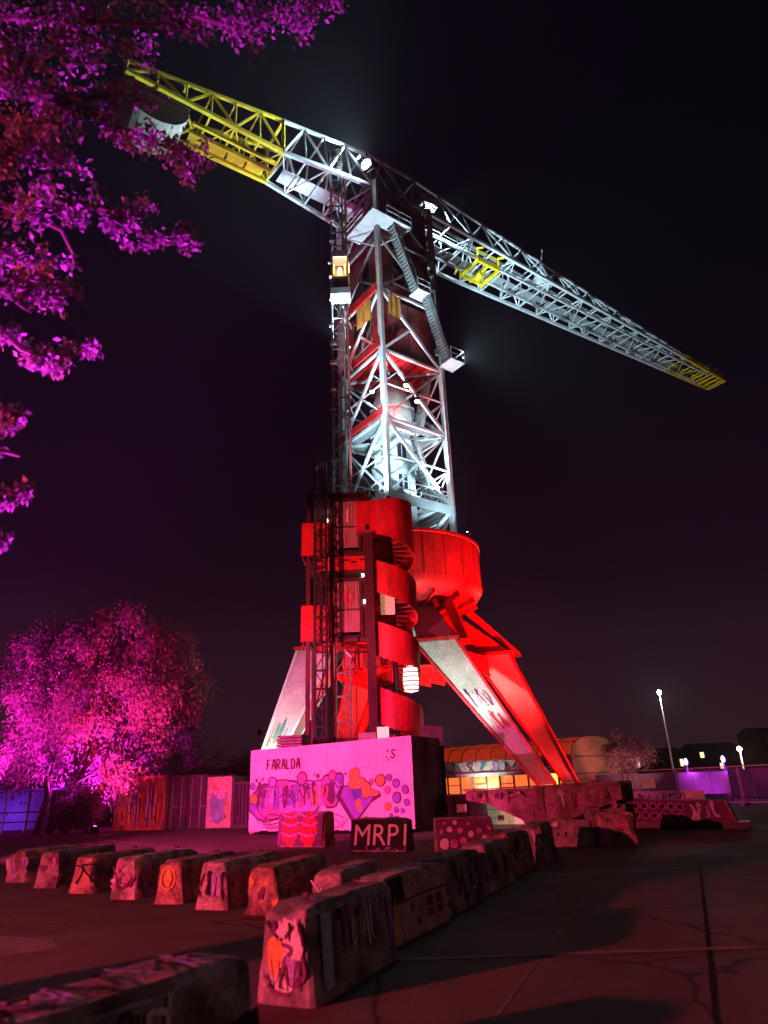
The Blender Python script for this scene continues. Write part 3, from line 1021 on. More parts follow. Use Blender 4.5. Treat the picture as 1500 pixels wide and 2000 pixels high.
# ================================================================== LIFT AND STAIR TOWER
LFR = mat('maroon_steel', (0.10, 0.03, 0.03), (0.05, 0.02, 0.02), 0.5, 0.2, 1.5, fine=12)
LX0, LX1, LY0, LY1 = -4.25, -0.95, 35.7, 38.4
lift = thing('lift_tower', 'red and black lift tower with two numbered landings and open steel frame', 'tower', (-2.6, 37, 0))
for x in (LX0, LX1):
    for y in (LY0, LY1):
        beam('post', (x, y, 0), (x, y, 17.3), 0.22, LFR, lift)
beam('post', (-3.0, LY0, 0), (-3.0, LY0, 17.3), 0.16, LFR, lift)
beam('post', (-2.95, 36.6, 0), (-2.95, 36.6, 9.0), 0.2, mat('lit_post_tone', (0.55, 0.42, 0.36), rough=0.5), lift)  # a frame post; its lit look is put into the pale colour
for z in (3.9, 8.9, 12.6, 13.6, 17.2):
    for y in (LY0, LY1):
        beam('cross_rail', (LX0, y, z), (LX1, y, z), 0.16, LFR, lift, 0.22)
    for x in (LX0, LX1):
        beam('cross_rail', (x, LY0, z), (x, LY1, z), 0.16, LFR, lift, 0.22)
for (z0, sign, sm) in ((9.05, '0', PT['red']), (13.75, '1', PT['white'])):
    ld = MB().box((-2.6, 37.05, z0), (3.45, 2.9, 0.16), DARK).build('landing_floor', lift)
    for k in range(5):
        beam('joist', (LX0, 35.9 + 0.6 * k, z0 - 0.16), (LX1, 35.9 + 0.6 * k, z0 - 0.16), 0.1, RED, ld, 0.14)
    MB().box((-2.6, 37.05, z0 + 3.35), (3.45, 2.9, 0.14), DARK).build('landing_roof', lift)
    # red balustrade panels on the left bay
    for x0, x1 in ((LX0 - 0.35, -3.72), (-3.68, -2.95)):
        beam('red_panel', ((x0 + x1) / 2, LY0 - 0.13, z0 - 0.15), ((x0 + x1) / 2, LY0 - 0.13, z0 + 1.75), x1 - x0, RED, lift, 0.05, R(90))
    for k in range(3):
        y0 = LY0 + 0.9 * k
        beam('red_panel', (LX0 - 0.36, y0 + 0.45, z0 - 0.15), (LX0 - 0.36, y0 + 0.45, z0 + 1.75), 0.86, RED, lift, 0.05, 0)
    # glazed screen over the balustrade, dark
    MB().box(((LX0 - 3.1) / 2, LY0 + 0.25, z0 + 2.5), (1.0, 0.03, 1.5), GLASS).build('glass_screen', lift)
    for x in (LX0 + 0.1, -3.6, -3.15):
        beam('screen_bar', (x, LY0 - 0.06, z0 + 1.7), (x, LY0 - 0.06, z0 + 3.3), 0.06, LFR, lift)
    # lift door in two leaves with a frame
    for x0, x1 in ((-2.68, -2.10), (-2.07, -1.50)):
        dl = beam('door_leaf', ((x0 + x1) / 2, LY0 - 0.05, z0 + 0.25), ((x0 + x1) / 2, LY0 - 0.05, z0 + 3.0), x1 - x0, DOOR, lift, 0.06, R(90))
        for q in (0.2, 0.5, 0.8):
            beam('door_rib', (x0 + (x1 - x0) * q, LY0 - 0.095, z0 + 0.3), (x0 + (x1 - x0) * q, LY0 - 0.095, z0 + 2.95), 0.05, DOOR, lift, 0.03)
    beam('door_rail', (-2.68, LY0 - 0.1, z0 + 1.45), (-1.5, LY0 - 0.1, z0 + 1.45), 0.05, LFR, lift, 0.08)
    for x in (-2.78, -1.40):
        beam('door_frame', (x, LY0 - 0.06, z0 + 0.1), (x, LY0 - 0.06, z0 + 3.2), 0.14, LFR, lift)
    beam('door_frame', (-2.8, LY0 - 0.06, z0 + 3.12), (-1.38, LY0 - 0.06, z0 + 3.12), 0.14, LFR, lift, 0.2)
    pt = Paint((-2.35, LY0 - 0.115, z0 + 1.75), (1, 0, 0), (0, 0, 1))
    pt.text(sign, 0, 0, 0.8, sm, 0.004, 0.02)
    pt.build(lift, 'landing_number')
    MB().box((-1.2, LY0 - 0.02, z0 + 1.6), (0.28, 0.06, 3.0), LFR).build('side_panel', lift)
    # back wall
    for k in range(4):
        x = LX0 + 0.42 + 0.83 * k
        beam('back_panel', (x, LY1 - 0.05, z0 + 0.1), (x, LY1 - 0.05, z0 + 3.3), 0.8, DRED, lift, 0.05, R(90))
# red spandrel between the landings, with cut-outs drawn as dark openings
sp = MB().box((-2.15, LY0 - 0.02, 13.05), (2.3, 0.06, 0.95), RED).build('spandrel', lift)
for k in range(5):
    MB().box((-3.0 + 0.42 * k, LY0 - 0.04, 13.28 - 0.12 * (k % 2)), (0.26, 0.06, 0.1), DARK).build('slot', sp)
beam('column', (-0.92, 35.2, 0), (-0.92, 35.2, 14.55), 0.46, LFR, lift, 0.46)
beam('conduit', (-1.75, 35.4, 3.5), (-1.75, 35.4, 9.0), 0.05, LFR, lift)
beam('brace', (-3.0, LY0, 9.0), (-2.0, LY0, 8.0), 0.1, GREY, lift)
beam('brace', (LX0, LY0, 3.9), (-3.0, LY0, 8.8), 0.08, LFR, lift)
# small lit lamps by the doors
for x, z in ((-3.25, 16.2), (-3.22, 15.6), (-1.28, 12.35), (-1.22, 10.9)):
    MB().box((x, LY0 - 0.16, z), (0.12, 0.1, 0.16), glow('landing_lamp', (1, 0.95, 0.85), 9)).build('landing_lamp', lift)

# ---- spiral stair wound round a newel
SX, SY, SR = 0.28, 36.2, 1.32
sp_ = thing('spiral_staircase', 'red spiral staircase with solid curved balustrade beside the lift tower', 'staircase', (SX, SY, 0))
MB().tube([(SX, SY, 0), (SX, SY, 17.2)], 0.13, DARK, 12).build('newel', sp_)
PITCH = 3.35
Z_TOP = 15.2


def helix_ang(z):      # seen from the camera the front side falls from left to right
    return R(205) - (Z_TOP - z) / PITCH * -2 * math.pi


nst = int(Z_TOP / 0.19)
for k in range(nst):
    z = Z_TOP - 0.19 * k
    a = helix_ang(z)
    a2 = a + R(19)
    P = []
    for r, t in ((0.13, a), (SR - 0.05, a), (SR - 0.05, a2), (0.13, a2)):
        P.append(V((SX + r * math.cos(t), SY + r * math.sin(t), z)))
    MB().extrude(P, (0, 0, -0.05), DRED).build('step', sp_)
# balustrade: curved red sheets, one per half turn
seg = 14
z = Z_TOP
zb_h = 1.45
while z > 0.2:
    z1 = max(z - PITCH / 2, 0.0)
    mb = MB()
    P, F = [], []
    for j in range(seg + 1):
        zz = z + (z1 - z) * j / seg
        t = helix_ang(zz)
        for r, h in ((SR, -0.35), (SR, zb_h), (SR - 0.04, zb_h), (SR - 0.04, -0.35)):
            P.append((SX + r * math.cos(t), SY + r * math.sin(t), max(zz + h, 0.0)))
    for j in range(seg):
        for i_ in range(4):
            F.append((j * 4 + i_, j * 4 + (i_ + 1) % 4, j * 4 + 4 + (i_ + 1) % 4, j * 4 + 4 + i_))
    F += [(0, 1, 2, 3), tuple(seg * 4 + q for q in (3, 2, 1, 0))]
    mb.poly(P, F, RED)
    mb.build('balustrade', sp_, smooth=True)
    z = z1
# top landing: boxed red balcony joining the lift
MB().box((-0.95, 35.12, 15.65), (1.25, 0.06, 1.75), RED).build('balcony_panel', sp_)
MB().box((-1.55, 35.6, 15.65), (0.06, 0.95, 1.75), RED).build('balcony_panel', sp_)
MB().box((-0.6, 35.85, 14.72), (1.9, 1.5, 0.12), DRED).build('balcony_floor', sp_)
mb = MB()
mb.lathe((SX, SY, 14.75), [(SR + 0.02, 0.0), (SR + 0.02, 1.8), (SR - 0.03, 1.8), (SR - 0.03, 0.0), (SR + 0.02, 0.0)], RED, 24, R(215), R(345))
mb.build('balcony_curve', sp_, smooth=True)
MB().box((-0.95, 35.08, 14.95), (0.22, 0.05, 0.3), DARK).build('balcony_vent', sp_)
# lit caged lamp low on the stair
cage = MB().lathe((1.02, 35.05, 6.0), [(0.0, 0), (0.34, 0.08), (0.4, 0.6), (0.34, 1.25), (0, 1.35)], glow('cage_glow', (1.0, 0.8, 0.7), 2.2), 16).build('stair_lamp', sp_, smooth=True)
for k in range(6):
    MB().lathe((1.02, 35.05, 6.08 + 0.22 * k), [(0.42, 0), (0.46, 0), (0.46, 0.05), (0.42, 0.05), (0.42, 0)], RED, 16).build('cage_hoop', cage)
MB().box((0.0, 35.6, 10.9), (0.75, 0.05, 1.5), glow('doorway_glow', (1.0, 0.70, 0.18), 0.22)).build('lit_doorway', sp_)
for k in range(6):      # the caged stair bottom is tied back to the crane base
    beam('tie', (SX - 0.1, SY + 0.1, 2 + 2.3 * k), (-0.95, LY1, 2 + 2.3 * k), 0.08, DARK, sp_)


# ---- lattice hoist masts
def mast(name, label, x, y, z0, z1, wd, m_, bay=1.2, ties=()):
    t = thing(name, label, 'mast', (x, y, z0), 'lattice hoist masts')
    h = wd / 2
    for sx in (-1, 1):
        for sy in (-1, 1):
            beam('rail', (x + sx * h, y + sy * h, z0), (x + sx * h, y + sy * h, z1), 0.09, m_, t)
    z = z0
    k = 0
    while z + bay <= z1 + 1e-6:
        C4 = [(-h, -h), (h, -h), (h, h), (-h, h)]
        for i_ in range(4):
            a, c = C4[i_], C4[(i_ + 1) % 4]
            if k % 2:
                a, c = c, a
            if i_ != 2:
                beam('lacing', (x + a[0], y + a[1], z), (x + c[0], y + c[1], z + bay), 0.05, m_, t)
        beam('rung', (x - h, y - h, z), (x + h, y - h, z), 0.06, m_, t, 0.1)
        z += bay
        k += 1
    beam('rack', (x + h * 0.4, y - h - 0.05, z0), (x + h * 0.4, y - h - 0.05, z1), 0.06, m_, t)
    return t


m1 = mast('hoist_mast', 'short dark lattice hoist mast in front of the lift tower', -3.5, 34.9, 0, 18.6, 0.6, DARK, 0.9)
for q in range(3):
    MB().box((-3.5 + 0.25 * (q - 1), 34.9, 18.7 + 0.12 * (q % 2)), (0.16, 0.5, 0.3), GREYD).build('head_sheave', m1)
RAIL = mat('mast_grey', (0.26, 0.23, 0.22), (0.15, 0.12, 0.12), 0.55, 0.2, 2)
m2 = mast('hoist_mast', 'tall grey lattice hoist mast climbing the left side of the crane', -2.72, 40.0, 0, 48.8, 0.85, RAIL, 1.3)
for k in range(16):    # collars and ties back to the crane
    z = 20 + k * 1.75
    z += random.uniform(-0.5, 0.5)
    MB().box((-3.12 + random.uniform(-0.05, 0.1), 39.5, z), (random.uniform(0.25, 0.5), 0.22, random.uniform(0.1, 0.25)), random.choice((GREYD, DRED, GREY, RAIL))).build('mast_bracket', m2)
    if k % 2 == 0:
        beam('tie', (-2.4, 40.3, z), (-1.9, 43.0, z), 0.08, GREYD, m2)
MB().bar((-2.05, 40.0, 19), (-2.05, 40.0, 46), 0.16, DRED).build('cable_duct', m2)
for q in range(9):
    MB().box((-2.72 + random.uniform(-0.4, 0.4), 39.55, 46.6 + q * 0.27), (0.3, 0.12, 0.12), GREY).build('head_fitting', m2)
# lift car with a warm lamp
car = thing('lift_car', 'glazed lift car with warm lit lamp riding the tall mast', 'lift car', (-2.45, 39.0, 33.7))
MB().box((-2.45, 38.95, 33.95), (1.35, 1.1, 0.5), GREY).build('car_floor', car)
MB().hexa([V(p) for p in ((-3.05, 38.45, 37.0), (-1.85, 38.45, 37.0), (-1.85, 39.45, 37.0), (-3.05, 39.45, 37.0))], [V(p) for p in ((-2.75, 38.6, 37.7), (-2.1, 38.6, 37.7), (-2.1, 39.3, 37.7), (-2.75, 39.3, 37.7))], GREY).build('car_roof', car)
for x in (-3.0, -1.9):
    for y in (38.5, 39.4):
        beam('car_post', (x, y, 34.2), (x, y, 37.0), 0.1, GREYD, car)
for x in (-2.72, -2.18):
    MB().box((x, 39.38, 35.6), (0.5, 0.03, 2.6), mat('car_wall', (0.35, 0.25, 0.15), rough=0.4)).build('car_panel', car)
MB().box((-2.45, 38.49, 34.75), (1.05, 0.03, 1.0), mat('car_apron', (0.33, 0.30, 0.24), rough=0.4)).build('car_panel', car)
MB().lathe((-2.5, 38.95, 35.75), [(0, 0), (0.1, 0.05), (0.14, 0.3), (0.08, 0.6), (0, 0.65)], glow('car_bulb', (1.0, 0.62, 0.16), 45), 10).build('lantern', car, smooth=True)
for x in (-2.85, -2.1, -1.82):
    beam('lit_edge', (x, 38.46, 35.5), (x, 38.46, 36.3), 0.05, glow('car_strip', (1.0, 0.7, 0.2), 5), car)
bulb(car, (-2.5, 38.8, 36.0), (1.0, 0.66, 0.25), 60)

# ================================================================== PINK GRAFFITI WALL
WL, WR = V((-6.36, 32.4, 0)), V((0.76, 29.5, 0))
wu = (WR - WL).normalized()
wn_ = V((wu.y, -wu.x, 0))
WLEN = (WR - WL).length
wall = thing('graffiti_wall', 'big white-painted concrete block wall with bubble graffiti, washed in pink light', 'wall', (WL + WR) / 2)
WALLM = mat('wall_whitewash', (0.80, 0.74, 0.78), (0.60, 0.52, 0.58), 0.75, 0, 0.9, fine=14, lo=0.25, bump=0.1)
SIDE = mat('stained_side', (0.42, 0.26, 0.22), (0.14, 0.06, 0.06), 0.85, 0, 0.7, stretch=(1, 1, 0.45), fine=14, bump=0.2, lo=0.4, hi=0.62)
bk = -wn_ * 3.3
HL, HR = 3.42, 3.62
b = MB()
q0 = [WL, WR, WR + bk + wu * 0.1, WL + bk + wu * 0.1]
b.hexa([up(p, 0) for p in q0], [up(q0[0], HL), up(q0[1], HR), up(q0[2], HR), up(q0[3], HL)], SIDE, [SIDE, SIDE, SIDE, SIDE])
wb = b.build('wall_body', wall)
MB().hexa([up(WL + wn_ * 0.003, 0.12), up(WR + wn_ * 0.003, 0.08), up(WR + wn_ * 0.05, 0.08), up(WL + wn_ * 0.05, 0.12)],
          [up(WL + wn_ * 0.003, HL - 0.01), up(WR + wn_ * 0.003, HR - 0.01), up(WR + wn_ * 0.05, HR - 0.01), up(WL + wn_ * 0.05, HL - 0.01)], WALLM).build('painted_face', wall)
for k in range(1, 6):      # faint panel joints and drip runs
    c = WL + wu * (WLEN * k / 6) + wn_ * 0.0508
    beam('panel_joint', up(c, 0.14), up(c, 3.36), 0.014, CONC, wall, 0.004, math.atan2(wu.y, wu.x) + R(90))
b = MB()
for k in range(60):   # ragged dirt line at the foot
    x = WLEN * (k + random.random()) / 60
    s = random.uniform(0.06, 0.22)
    c = WL + wu * x + wn_ * (0.1 + random.uniform(0, 0.1))
    b.box(up(c, s * 0.3), (s * 1.6, s, s * 0.7), tar, rz=random.uniform(0, 3))
b.build('dirt_line', wall, kind='stuff')
pt = Paint(WL + wn_ * 0.05 + V((0, 0, 0.1)), wu, (0, 0, 1))
pW, pH = WLEN, 3.42


def X(u):
    return u * pW


def Y(v):
    return v * pH


ink = mat('spray_ink', (0.10, 0.02, 0.09), rough=0.7, scale=4)
GL = {'F': [[(0, 0), (0.02, 1)], [(0, 1), (0.75, 0.96)], [(0, 0.52), (0.5, 0.55)]], 'A': [[(0, 0), (0.3, 0.9), (0.42, 1.0), (0.55, 0.88), (0.78, 0)], [(0.12, 0.36), (0.68, 0.42)]],
      'R': [[(0, 0), (0.02, 1)], [(0.02, 1), (0.6, 0.95), (0.68, 0.7), (0.45, 0.5), (0.05, 0.46)], [(0.25, 0.48), (0.72, 0)]], 'L': [[(0.02, 1), (0, 0)], [(0, 0.02), (0.62, 0.06)]],
      'D': [[(0, 0), (0.02, 1)], [(0.02, 1), (0.55, 0.88), (0.74, 0.5), (0.5, 0.1), (0, 0)]]}
cx = X(0.11)
for ch_ in 'FARALDA':      # hand-brushed letters, drawn twice for a doubled edge
    for st in GL[ch_]:
        pts_ = [(cx + x * 0.22, Y(0.72) + y * 0.42) for x, y in st]
        pt.stroke(pts_, 0.062, ink, 0.005, False, 4)
        pt.stroke([(x + 0.05, y - 0.012) for x, y in pts_], 0.03, ink, 0.0054, True, 4)
    cx += 0.245
pt.text('S', X(0.875), Y(0.78), 0.36, ink, 0.005, 0.01, 0.15)
for (u, v, r) in ((0.862, 0.87, 0.05), (0.855, 0.80, 0.04), (0.893, 0.875, 0.035), (0.865, 0.765, 0.04)):
    pt.blob(X(u), Y(v), r, r, ink, 0.005)
# halo and letters: outline blob, fill, second tone
L1 = [(0.07, 0.33, .50, .55, 'violet'), (0.17, 0.42, .75, .62, 'magenta'), (0.26, 0.40, .55, .55, 'lilac'), (0.335, 0.41, .42, .62, 'violet'), (0.42, 0.42, .55, .58, 'lilac'), (0.505, 0.44, .45, .55, 'magenta'), (0.55, 0.50, .40, .42, 'violet'), (0.13, 0.20, .62, .26, 'magenta'), (0.09, 0.47, .25, .3, 'plum'), (0.30, 0.27, .95, .28, 'lilac')]
for i, (u, v, rx, ry, c) in enumerate(L1):
    pt.blob(X(u), Y(v), rx + 0.07, ry + 0.07, ink, 0.004 + 0.0002 * i, 40, 0.22, 0, i)
for i, (u, v, rx, ry, c) in enumerate(L1):
    pt.blob(X(u), Y(v), rx, ry, PW[c], 0.007 + 0.0004 * i, 40, 0.22, 0, i)
for i, (u, v, rx, ry, c) in enumerate(L1[1:7]):
    pt.blob(X(u) + 0.08, Y(v) - 0.1, rx * 0.52, ry * 0.6, PW[('lilac', 'violet', 'magenta', 'orange', 'plum', 'lilac')[i]], 0.012 + 0.0003 * i, 30, 0.3, 0, i + 20)
    pt.blob(X(u) - 0.05, Y(v) + 0.12, rx * 0.3, ry * 0.35, PW[('magenta', 'plum', 'lilac')[i % 3]], 0.0145 + 0.0002 * i, 30, 0.25, 0, i + 40, inner=0.55)
    pt.stroke([(X(u) - rx * 0.7, Y(v) - ry * 0.5), (X(u) - rx * 0.2, Y(v) + ry * 0.3), (X(u) + rx * 0.3, Y(v) - ry * 0.2), (X(u) + rx * 0.7, Y(v) + ry * 0.6)], 0.05, ink, 0.016)
pt.scribble(X(0.05), Y(0.24), X(0.54), Y(0.56), 14, 0.10, [PW['violet'], PW['lilac'], PW['plum'], PW['magenta']], 71, 0.0149)
pt.scribble(X(0.06), Y(0.28), X(0.54), Y(0.54), 12, 0.03, [ink, PW['white'], ink], 72, 0.0158)
# the K with its big arrow leg
pt.poly([(X(0.58), Y(0.50)), (X(0.72), Y(0.50)), (X(0.82), Y(0.37)), (X(0.76), Y(0.30)), (X(0.68), Y(0.10)), (X(0.64), Y(0.10)), (X(0.55), Y(0.38))], ink, 0.0165)
pt.poly([(X(0.60), Y(0.485)), (X(0.71), Y(0.485)), (X(0.77), Y(0.35)), (X(0.74), Y(0.28)), (X(0.675), Y(0.13)), (X(0.655), Y(0.13)), (X(0.58), Y(0.38))], PW['violet'], 0.0185)
pt.poly([(X(0.64), Y(0.47)), (X(0.70), Y(0.47)), (X(0.70), Y(0.36)), (X(0.66), Y(0.33))], PW['blue'], 0.0195)
pt.blob(X(0.685), Y(0.27), 0.14, 0.22, PW['orange'], 0.0205, 24, 0.3, 0, 5)
# orange running blob figure
for i, (u, v, rx, ry) in enumerate(((0.665, 0.615, .24, .24), (0.68, 0.52, .36, .22), (0.73, 0.44, .2, .3), (0.765, 0.40, .3, .12), (0.655, 0.50, .2, .16))):
    pt.blob(X(u), Y(v), rx + 0.035, ry + 0.035, ink, 0.021 + 0.0001 * i, 28, 0.12, 0, i)
for i, (u, v, rx, ry) in enumerate(((0.665, 0.615, .24, .24), (0.68, 0.52, .36, .22), (0.73, 0.44, .2, .3), (0.765, 0.40, .3, .12), (0.655, 0.50, .2, .16))):
    pt.blob(X(u), Y(v), rx, ry, PW['orange'], 0.022 + 0.0002 * i, 28, 0.12, 0, i)
for i, (u, v, r, c) in enumerate(((0.765, 0.53, .11, 'magenta'), (0.815, 0.54, .23, 'orange'), (0.855, 0.43, .13, 'magenta'), (0.865, 0.57, .13, 'violet'), (0.905, 0.50, .17, 'violet'), (0.955, 0.43, .16, 'violet'), (0.905, 0.345, .2, 'violet'), (0.96, 0.29, .13, 'violet'), (0.855, 0.25, .14, 'orange'), (0.90, 0.21, .11, 'violet'), (0.935, 0.20, .09, 'violet'),
                                   (0.87, 0.15, .09, 'violet'), (0.90, 0.13, .07, 'violet'), (0.045, 0.60, .07, 'plum'), (0.085, 0.61, .06, 'plum'), (0.065, 0.56, .08, 'plum'), (0.02, 0.53, .14, 'violet'), (0.03, 0.38, .22, 'orange'), (0.22, 0.58, .06, 'magenta'), (0.25, 0.59, .05, 'magenta'), (0.44, 0.62, .08, 'plum'), (0.42, 0.64, .04, 'plum'), (0.61, 0.63, .05, 'plum'), (0.34, 0.60, .26, 'magenta'), (0.53, 0.62, .2, 'magenta'), (0.15, 0.57, .22, 'lilac'))):
    pt.blob(X(u), Y(v), r, r * 1.12, ink, 0.0236 + 0.0001 * (i % 4), 24, 0.06, 0, i)
    pt.blob(X(u), Y(v), r * 0.8, r * 0.9, PW[c], 0.0246, 24, 0.06, 0, i)
pt.stroke([(X(0.05), Y(0.28)), (X(0.12), Y(0.14)), (X(0.25), Y(0.17)), (X(0.38), Y(0.14)), (X(0.5), Y(0.2)), (X(0.6), Y(0.14))], 0.06, ink, 0.0255)
pt.stroke([(X(0.09), Y(0.10)), (X(0.14), Y(0.2)), (X(0.24), Y(0.13)), (X(0.13), Y(0.08)), (X(0.09), Y(0.12))], 0.05, ink, 0.026)
pt.scribble(X(0.03), Y(0.03), X(0.97), Y(0.14), 9, 0.07, [PW['magenta'], PW['lilac'], ink], 5, 0.0262)
pt.build(wall)
# things standing on the wall's roof
tk = thing('pallet_stack', 'low stack of pale boards on the left of the pink wall roof', 'pallet', (-4.6, 33.2, 3.5))
for k in range(4):
    MB().box((-4.6, 33.2, 3.6 + 0.13 * k), (1.3 - 0.1 * (k % 2), 0.9, 0.1), CONC, -0.3).build('board', tk)
bn = thing('roof_cabinet', 'small lit cream cabinet on the roof behind the pink wall', 'cabinet', (-0.5, 33.6, 3.6))
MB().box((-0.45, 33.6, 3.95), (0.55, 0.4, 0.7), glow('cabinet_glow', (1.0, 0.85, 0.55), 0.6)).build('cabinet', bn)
MB().box((-1.2, 33.6, 3.85), (0.8, 0.3, 0.45), mat('cab_grey', (0.5, 0.48, 0.45))).build('crate', bn)
fnz = thing('black_screen', 'tall dark boarded hoarding behind the right end of pink wall', 'hoarding', (1.6, 34.6, 0))
for k in range(4):
    MB().box((1.45 + 0.28 * k, 34.75 - 0.06 * k, 2.2), (0.26, 0.06, 4.4 - 0.06 * k), DARK, -0.2).build('board', fnz)
# ================================================================== CONCRETE BLOCKS
BL = [mat('block_%d' % i, c, c2, 0.85, 0, sc, bump=0.4, fine=26, lo=0.38, hi=0.62) for i, (c, c2, sc) in enumerate((
    ((0.36, 0.31, 0.29), (0.10, 0.08, 0.075), 3.2), ((0.42, 0.27, 0.19), (0.09, 0.06, 0.05), 4.0), ((0.26, 0.23, 0.24), (0.06, 0.05, 0.05), 2.8), ((0.46, 0.39, 0.37), (0.12, 0.09, 0.09), 4.5)))]


RUST0 = mat('loop_rust', (0.16, 0.08, 0.05), rough=0.8, scale=20)


def block_mesh(L, Wb, Wt, H, seed, m_, rnd=0.06):
    bm = bmesh.new()
    bmesh.ops.create_cube(bm, size=1)
    bmesh.ops.subdivide_edges(bm, edges=bm.edges[:], cuts=9, use_grid_fill=True)
    rr = random.Random(seed)
    off = V((rr.uniform(0, 50), rr.uniform(0, 50), rr.uniform(0, 50)))
    for v in bm.verts:
        x, y, z = v.co.x * L, v.co.y, v.co.z + 0.5
        wdt = Wb + (Wt - Wb) * z
        p = V((x, y * wdt, z * H))
        # round the top and end edges
        ex = max(0, abs(v.co.x) * L - (L / 2 - rnd)) / rnd
        ey = max(0, abs(v.co.y) * wdt - (wdt / 2 - rnd)) / rnd
        ez = max(0, z * H - (H - rnd)) / rnd
        k = (ex > 0.5) + (ey > 0.5) + (ez > 0.5)
        if k >= 2:
            s = 0.55 if k == 2 else 0.75
            if ex > 0.5:
                p.x -= math.copysign(rnd * s * 0.7, p.x)
            if ey > 0.5:
                p.y -= math.copysign(rnd * s * 0.7, p.y)
            if ez > 0.5:
                p.z -= rnd * s * 0.7
        nz = mnoise.noise(p * 2.3 + off) * 0.03 + mnoise.noise(p * 7 + off) * 0.012
        if k >= 2:
            nz -= max(0, mnoise.noise(p * 3.1 + off * 2)) * 0.13
        d = V((v.co.x, v.co.y, max(v.co.z, 0))).normalized()
        p += d * nz
        p.z = max(p.z, 0)
        v.co = p
    me = bpy.data.meshes.new('block_body')
    bm.to_mesh(me)
    bm.free()
    me.materials.append(m_)
    me.polygons.foreach_set('use_smooth', [True] * len(me.polygons))
    me.set_sharp_from_angle(angle=R(32))
    return me


NB = [0]


def block(label, x, y, ang, L=2.1, Wb=0.68, Wt=0.46, H=0.66, m_=None, tags=(), group=None, tilt=0.0):
    """tags: list of callables(Paint for face, face length, H); faces 'end','right','left','top','back'"""
    NB[0] += 1
    t = thing('concrete_block', label, 'concrete block', (x, y, 0), group)
    W = M4.Translation((x, y, 0)) @ M4.Rotation(ang, 4, 'Z') @ M4.Rotation(tilt, 4, 'X')
    o = bpy.data.objects.new('block_body', block_mesh(L, Wb, Wt, H, NB[0] * 13, m_ or BL[NB[0] % 4]))
    link(o, t, W)
    for q in (-0.28, 0.28):      # lifting loops cast into the top
        c_ = W @ V((q * L, 0, H - 0.03))
        ux = W.to_3x3() @ V((1, 0, 0))
        MB().tube([c_ - ux * 0.07, c_ - ux * 0.06 + V((0, 0, 0.075)), c_ + ux * 0.06 + V((0, 0, 0.075)), c_ + ux * 0.07], 0.012, RUST0, 6).build('lifting_loop', t)
    rot = W.to_3x3()
    sl = (Wb - Wt) / 2
    for face, fn in tags:
        e = 0.02
        if face == 'end':       # -x end
            P = Paint(W @ V((-L / 2 - e, Wb / 2, 0)), rot @ V((0, -1, 0)), V((0, 0, 1)))
            fn(P, Wb, H)
        elif face == 'right':   # -y long face (camera-right when +x points away)
            P = Paint(W @ V((-L / 2, -Wb / 2 - e, 0)), rot @ V((1, 0, 0)), rot @ V((0, sl, H)))
            fn(P, L, H)
        elif face == 'left':    # +y long face
            P = Paint(W @ V((L / 2, Wb / 2 + e, 0)), rot @ V((-1, 0, 0)), rot @ V((0, -sl, H)))
            fn(P, L, H)
        elif face == 'top':
            P = Paint(W @ V((-L / 2, -Wt / 2, H + 0.012)), rot @ V((1, 0, 0)), rot @ V((0, 1, 0)))
            fn(P, L, Wt)
        P.build(t)
    return t


def scr(seed, cols, k=4, wd=0.05, x0=0.06, x1=0.94, y0=0.2, y1=0.85):
    def f(P, Lf, H):
        P.scribble(Lf * x0, H * y0, Lf * x1, H * y1, k, wd, [PT[c] for c in cols], seed)
    return f


def patchy(seed, cols, n=4, rmax=0.2):
    def f(P, Lf, H):
        rr = random.Random(seed)
        for i in range(n):
            r = rr.uniform(0.3, 1) * rmax
            P.blob(min(max(rr.uniform(0.1, 0.9) * Lf, r), Lf - r), min(max(rr.uniform(0.2, 0.8) * H, r), H - r * 1.1), r, r * rr.uniform(0.6, 1.0), PT[rr.choice(cols)], 0.004 + 0.0006 * i, 20, 0.35, rr.uniform(0, 3), seed + i)
    return f


def multi(*fs):
    def f(P, Lf, H):
        for q in fs:
            q(P, Lf, H)
    return f


# --- the row of blocks on the left, ends towards the camera
ra = math.atan2(0.954, 0.30)
rowdat = [
    (-8.65, 17.25, 'concrete block at the far left edge of the row, pale pink end', scr(1, ('white', 'lilac'), 3, 0.06)),
    (-7.35, 15.95, 'plain dull concrete block second from left in the row', patchy(2, ('plum', 'magenta'), 3, 0.1)),
    (-6.10, 14.85, 'concrete block with faint scribbled ring, third from left in row', scr(3, ('plum', 'black'), 2, 0.035)),
    (-4.90, 13.80, 'concrete block with bright pink streaked end in the row', multi(patchy(4, ('white', 'magenta'), 5, 0.13), scr(5, ('plum', 'white'), 3, 0.045))),
    (-3.88, 13.02, 'concrete block with an orange flame ring sprayed on its end', None),
    (-2.92, 12.22, 'dark streaked concrete block just right of the flame-ring block', scr(7, ('black', 'lilac'), 4, 0.05)),
    (-2.02, 11.55, 'brown-orange concrete block at the right end of the row', patchy(8, ('orange', 'plum'), 3, 0.1)),
]


def flame(P, Lf, H):
    P.blob(Lf * 0.5, H * 0.60, 0.15, 0.19, PT['orange'], 0.004, 24, 0.05, 0, 3, inner=0.82)
    P.blob(Lf * 0.5, H * 0.57, 0.07, 0.10, PT['orange'], 0.005, 20, 0.25, 0.3, 4)
    P.blob(Lf * 0.53, H * 0.70, 0.045, 0.07, PT['yellow'], 0.0056, 16, 0.25, 0.3, 5)


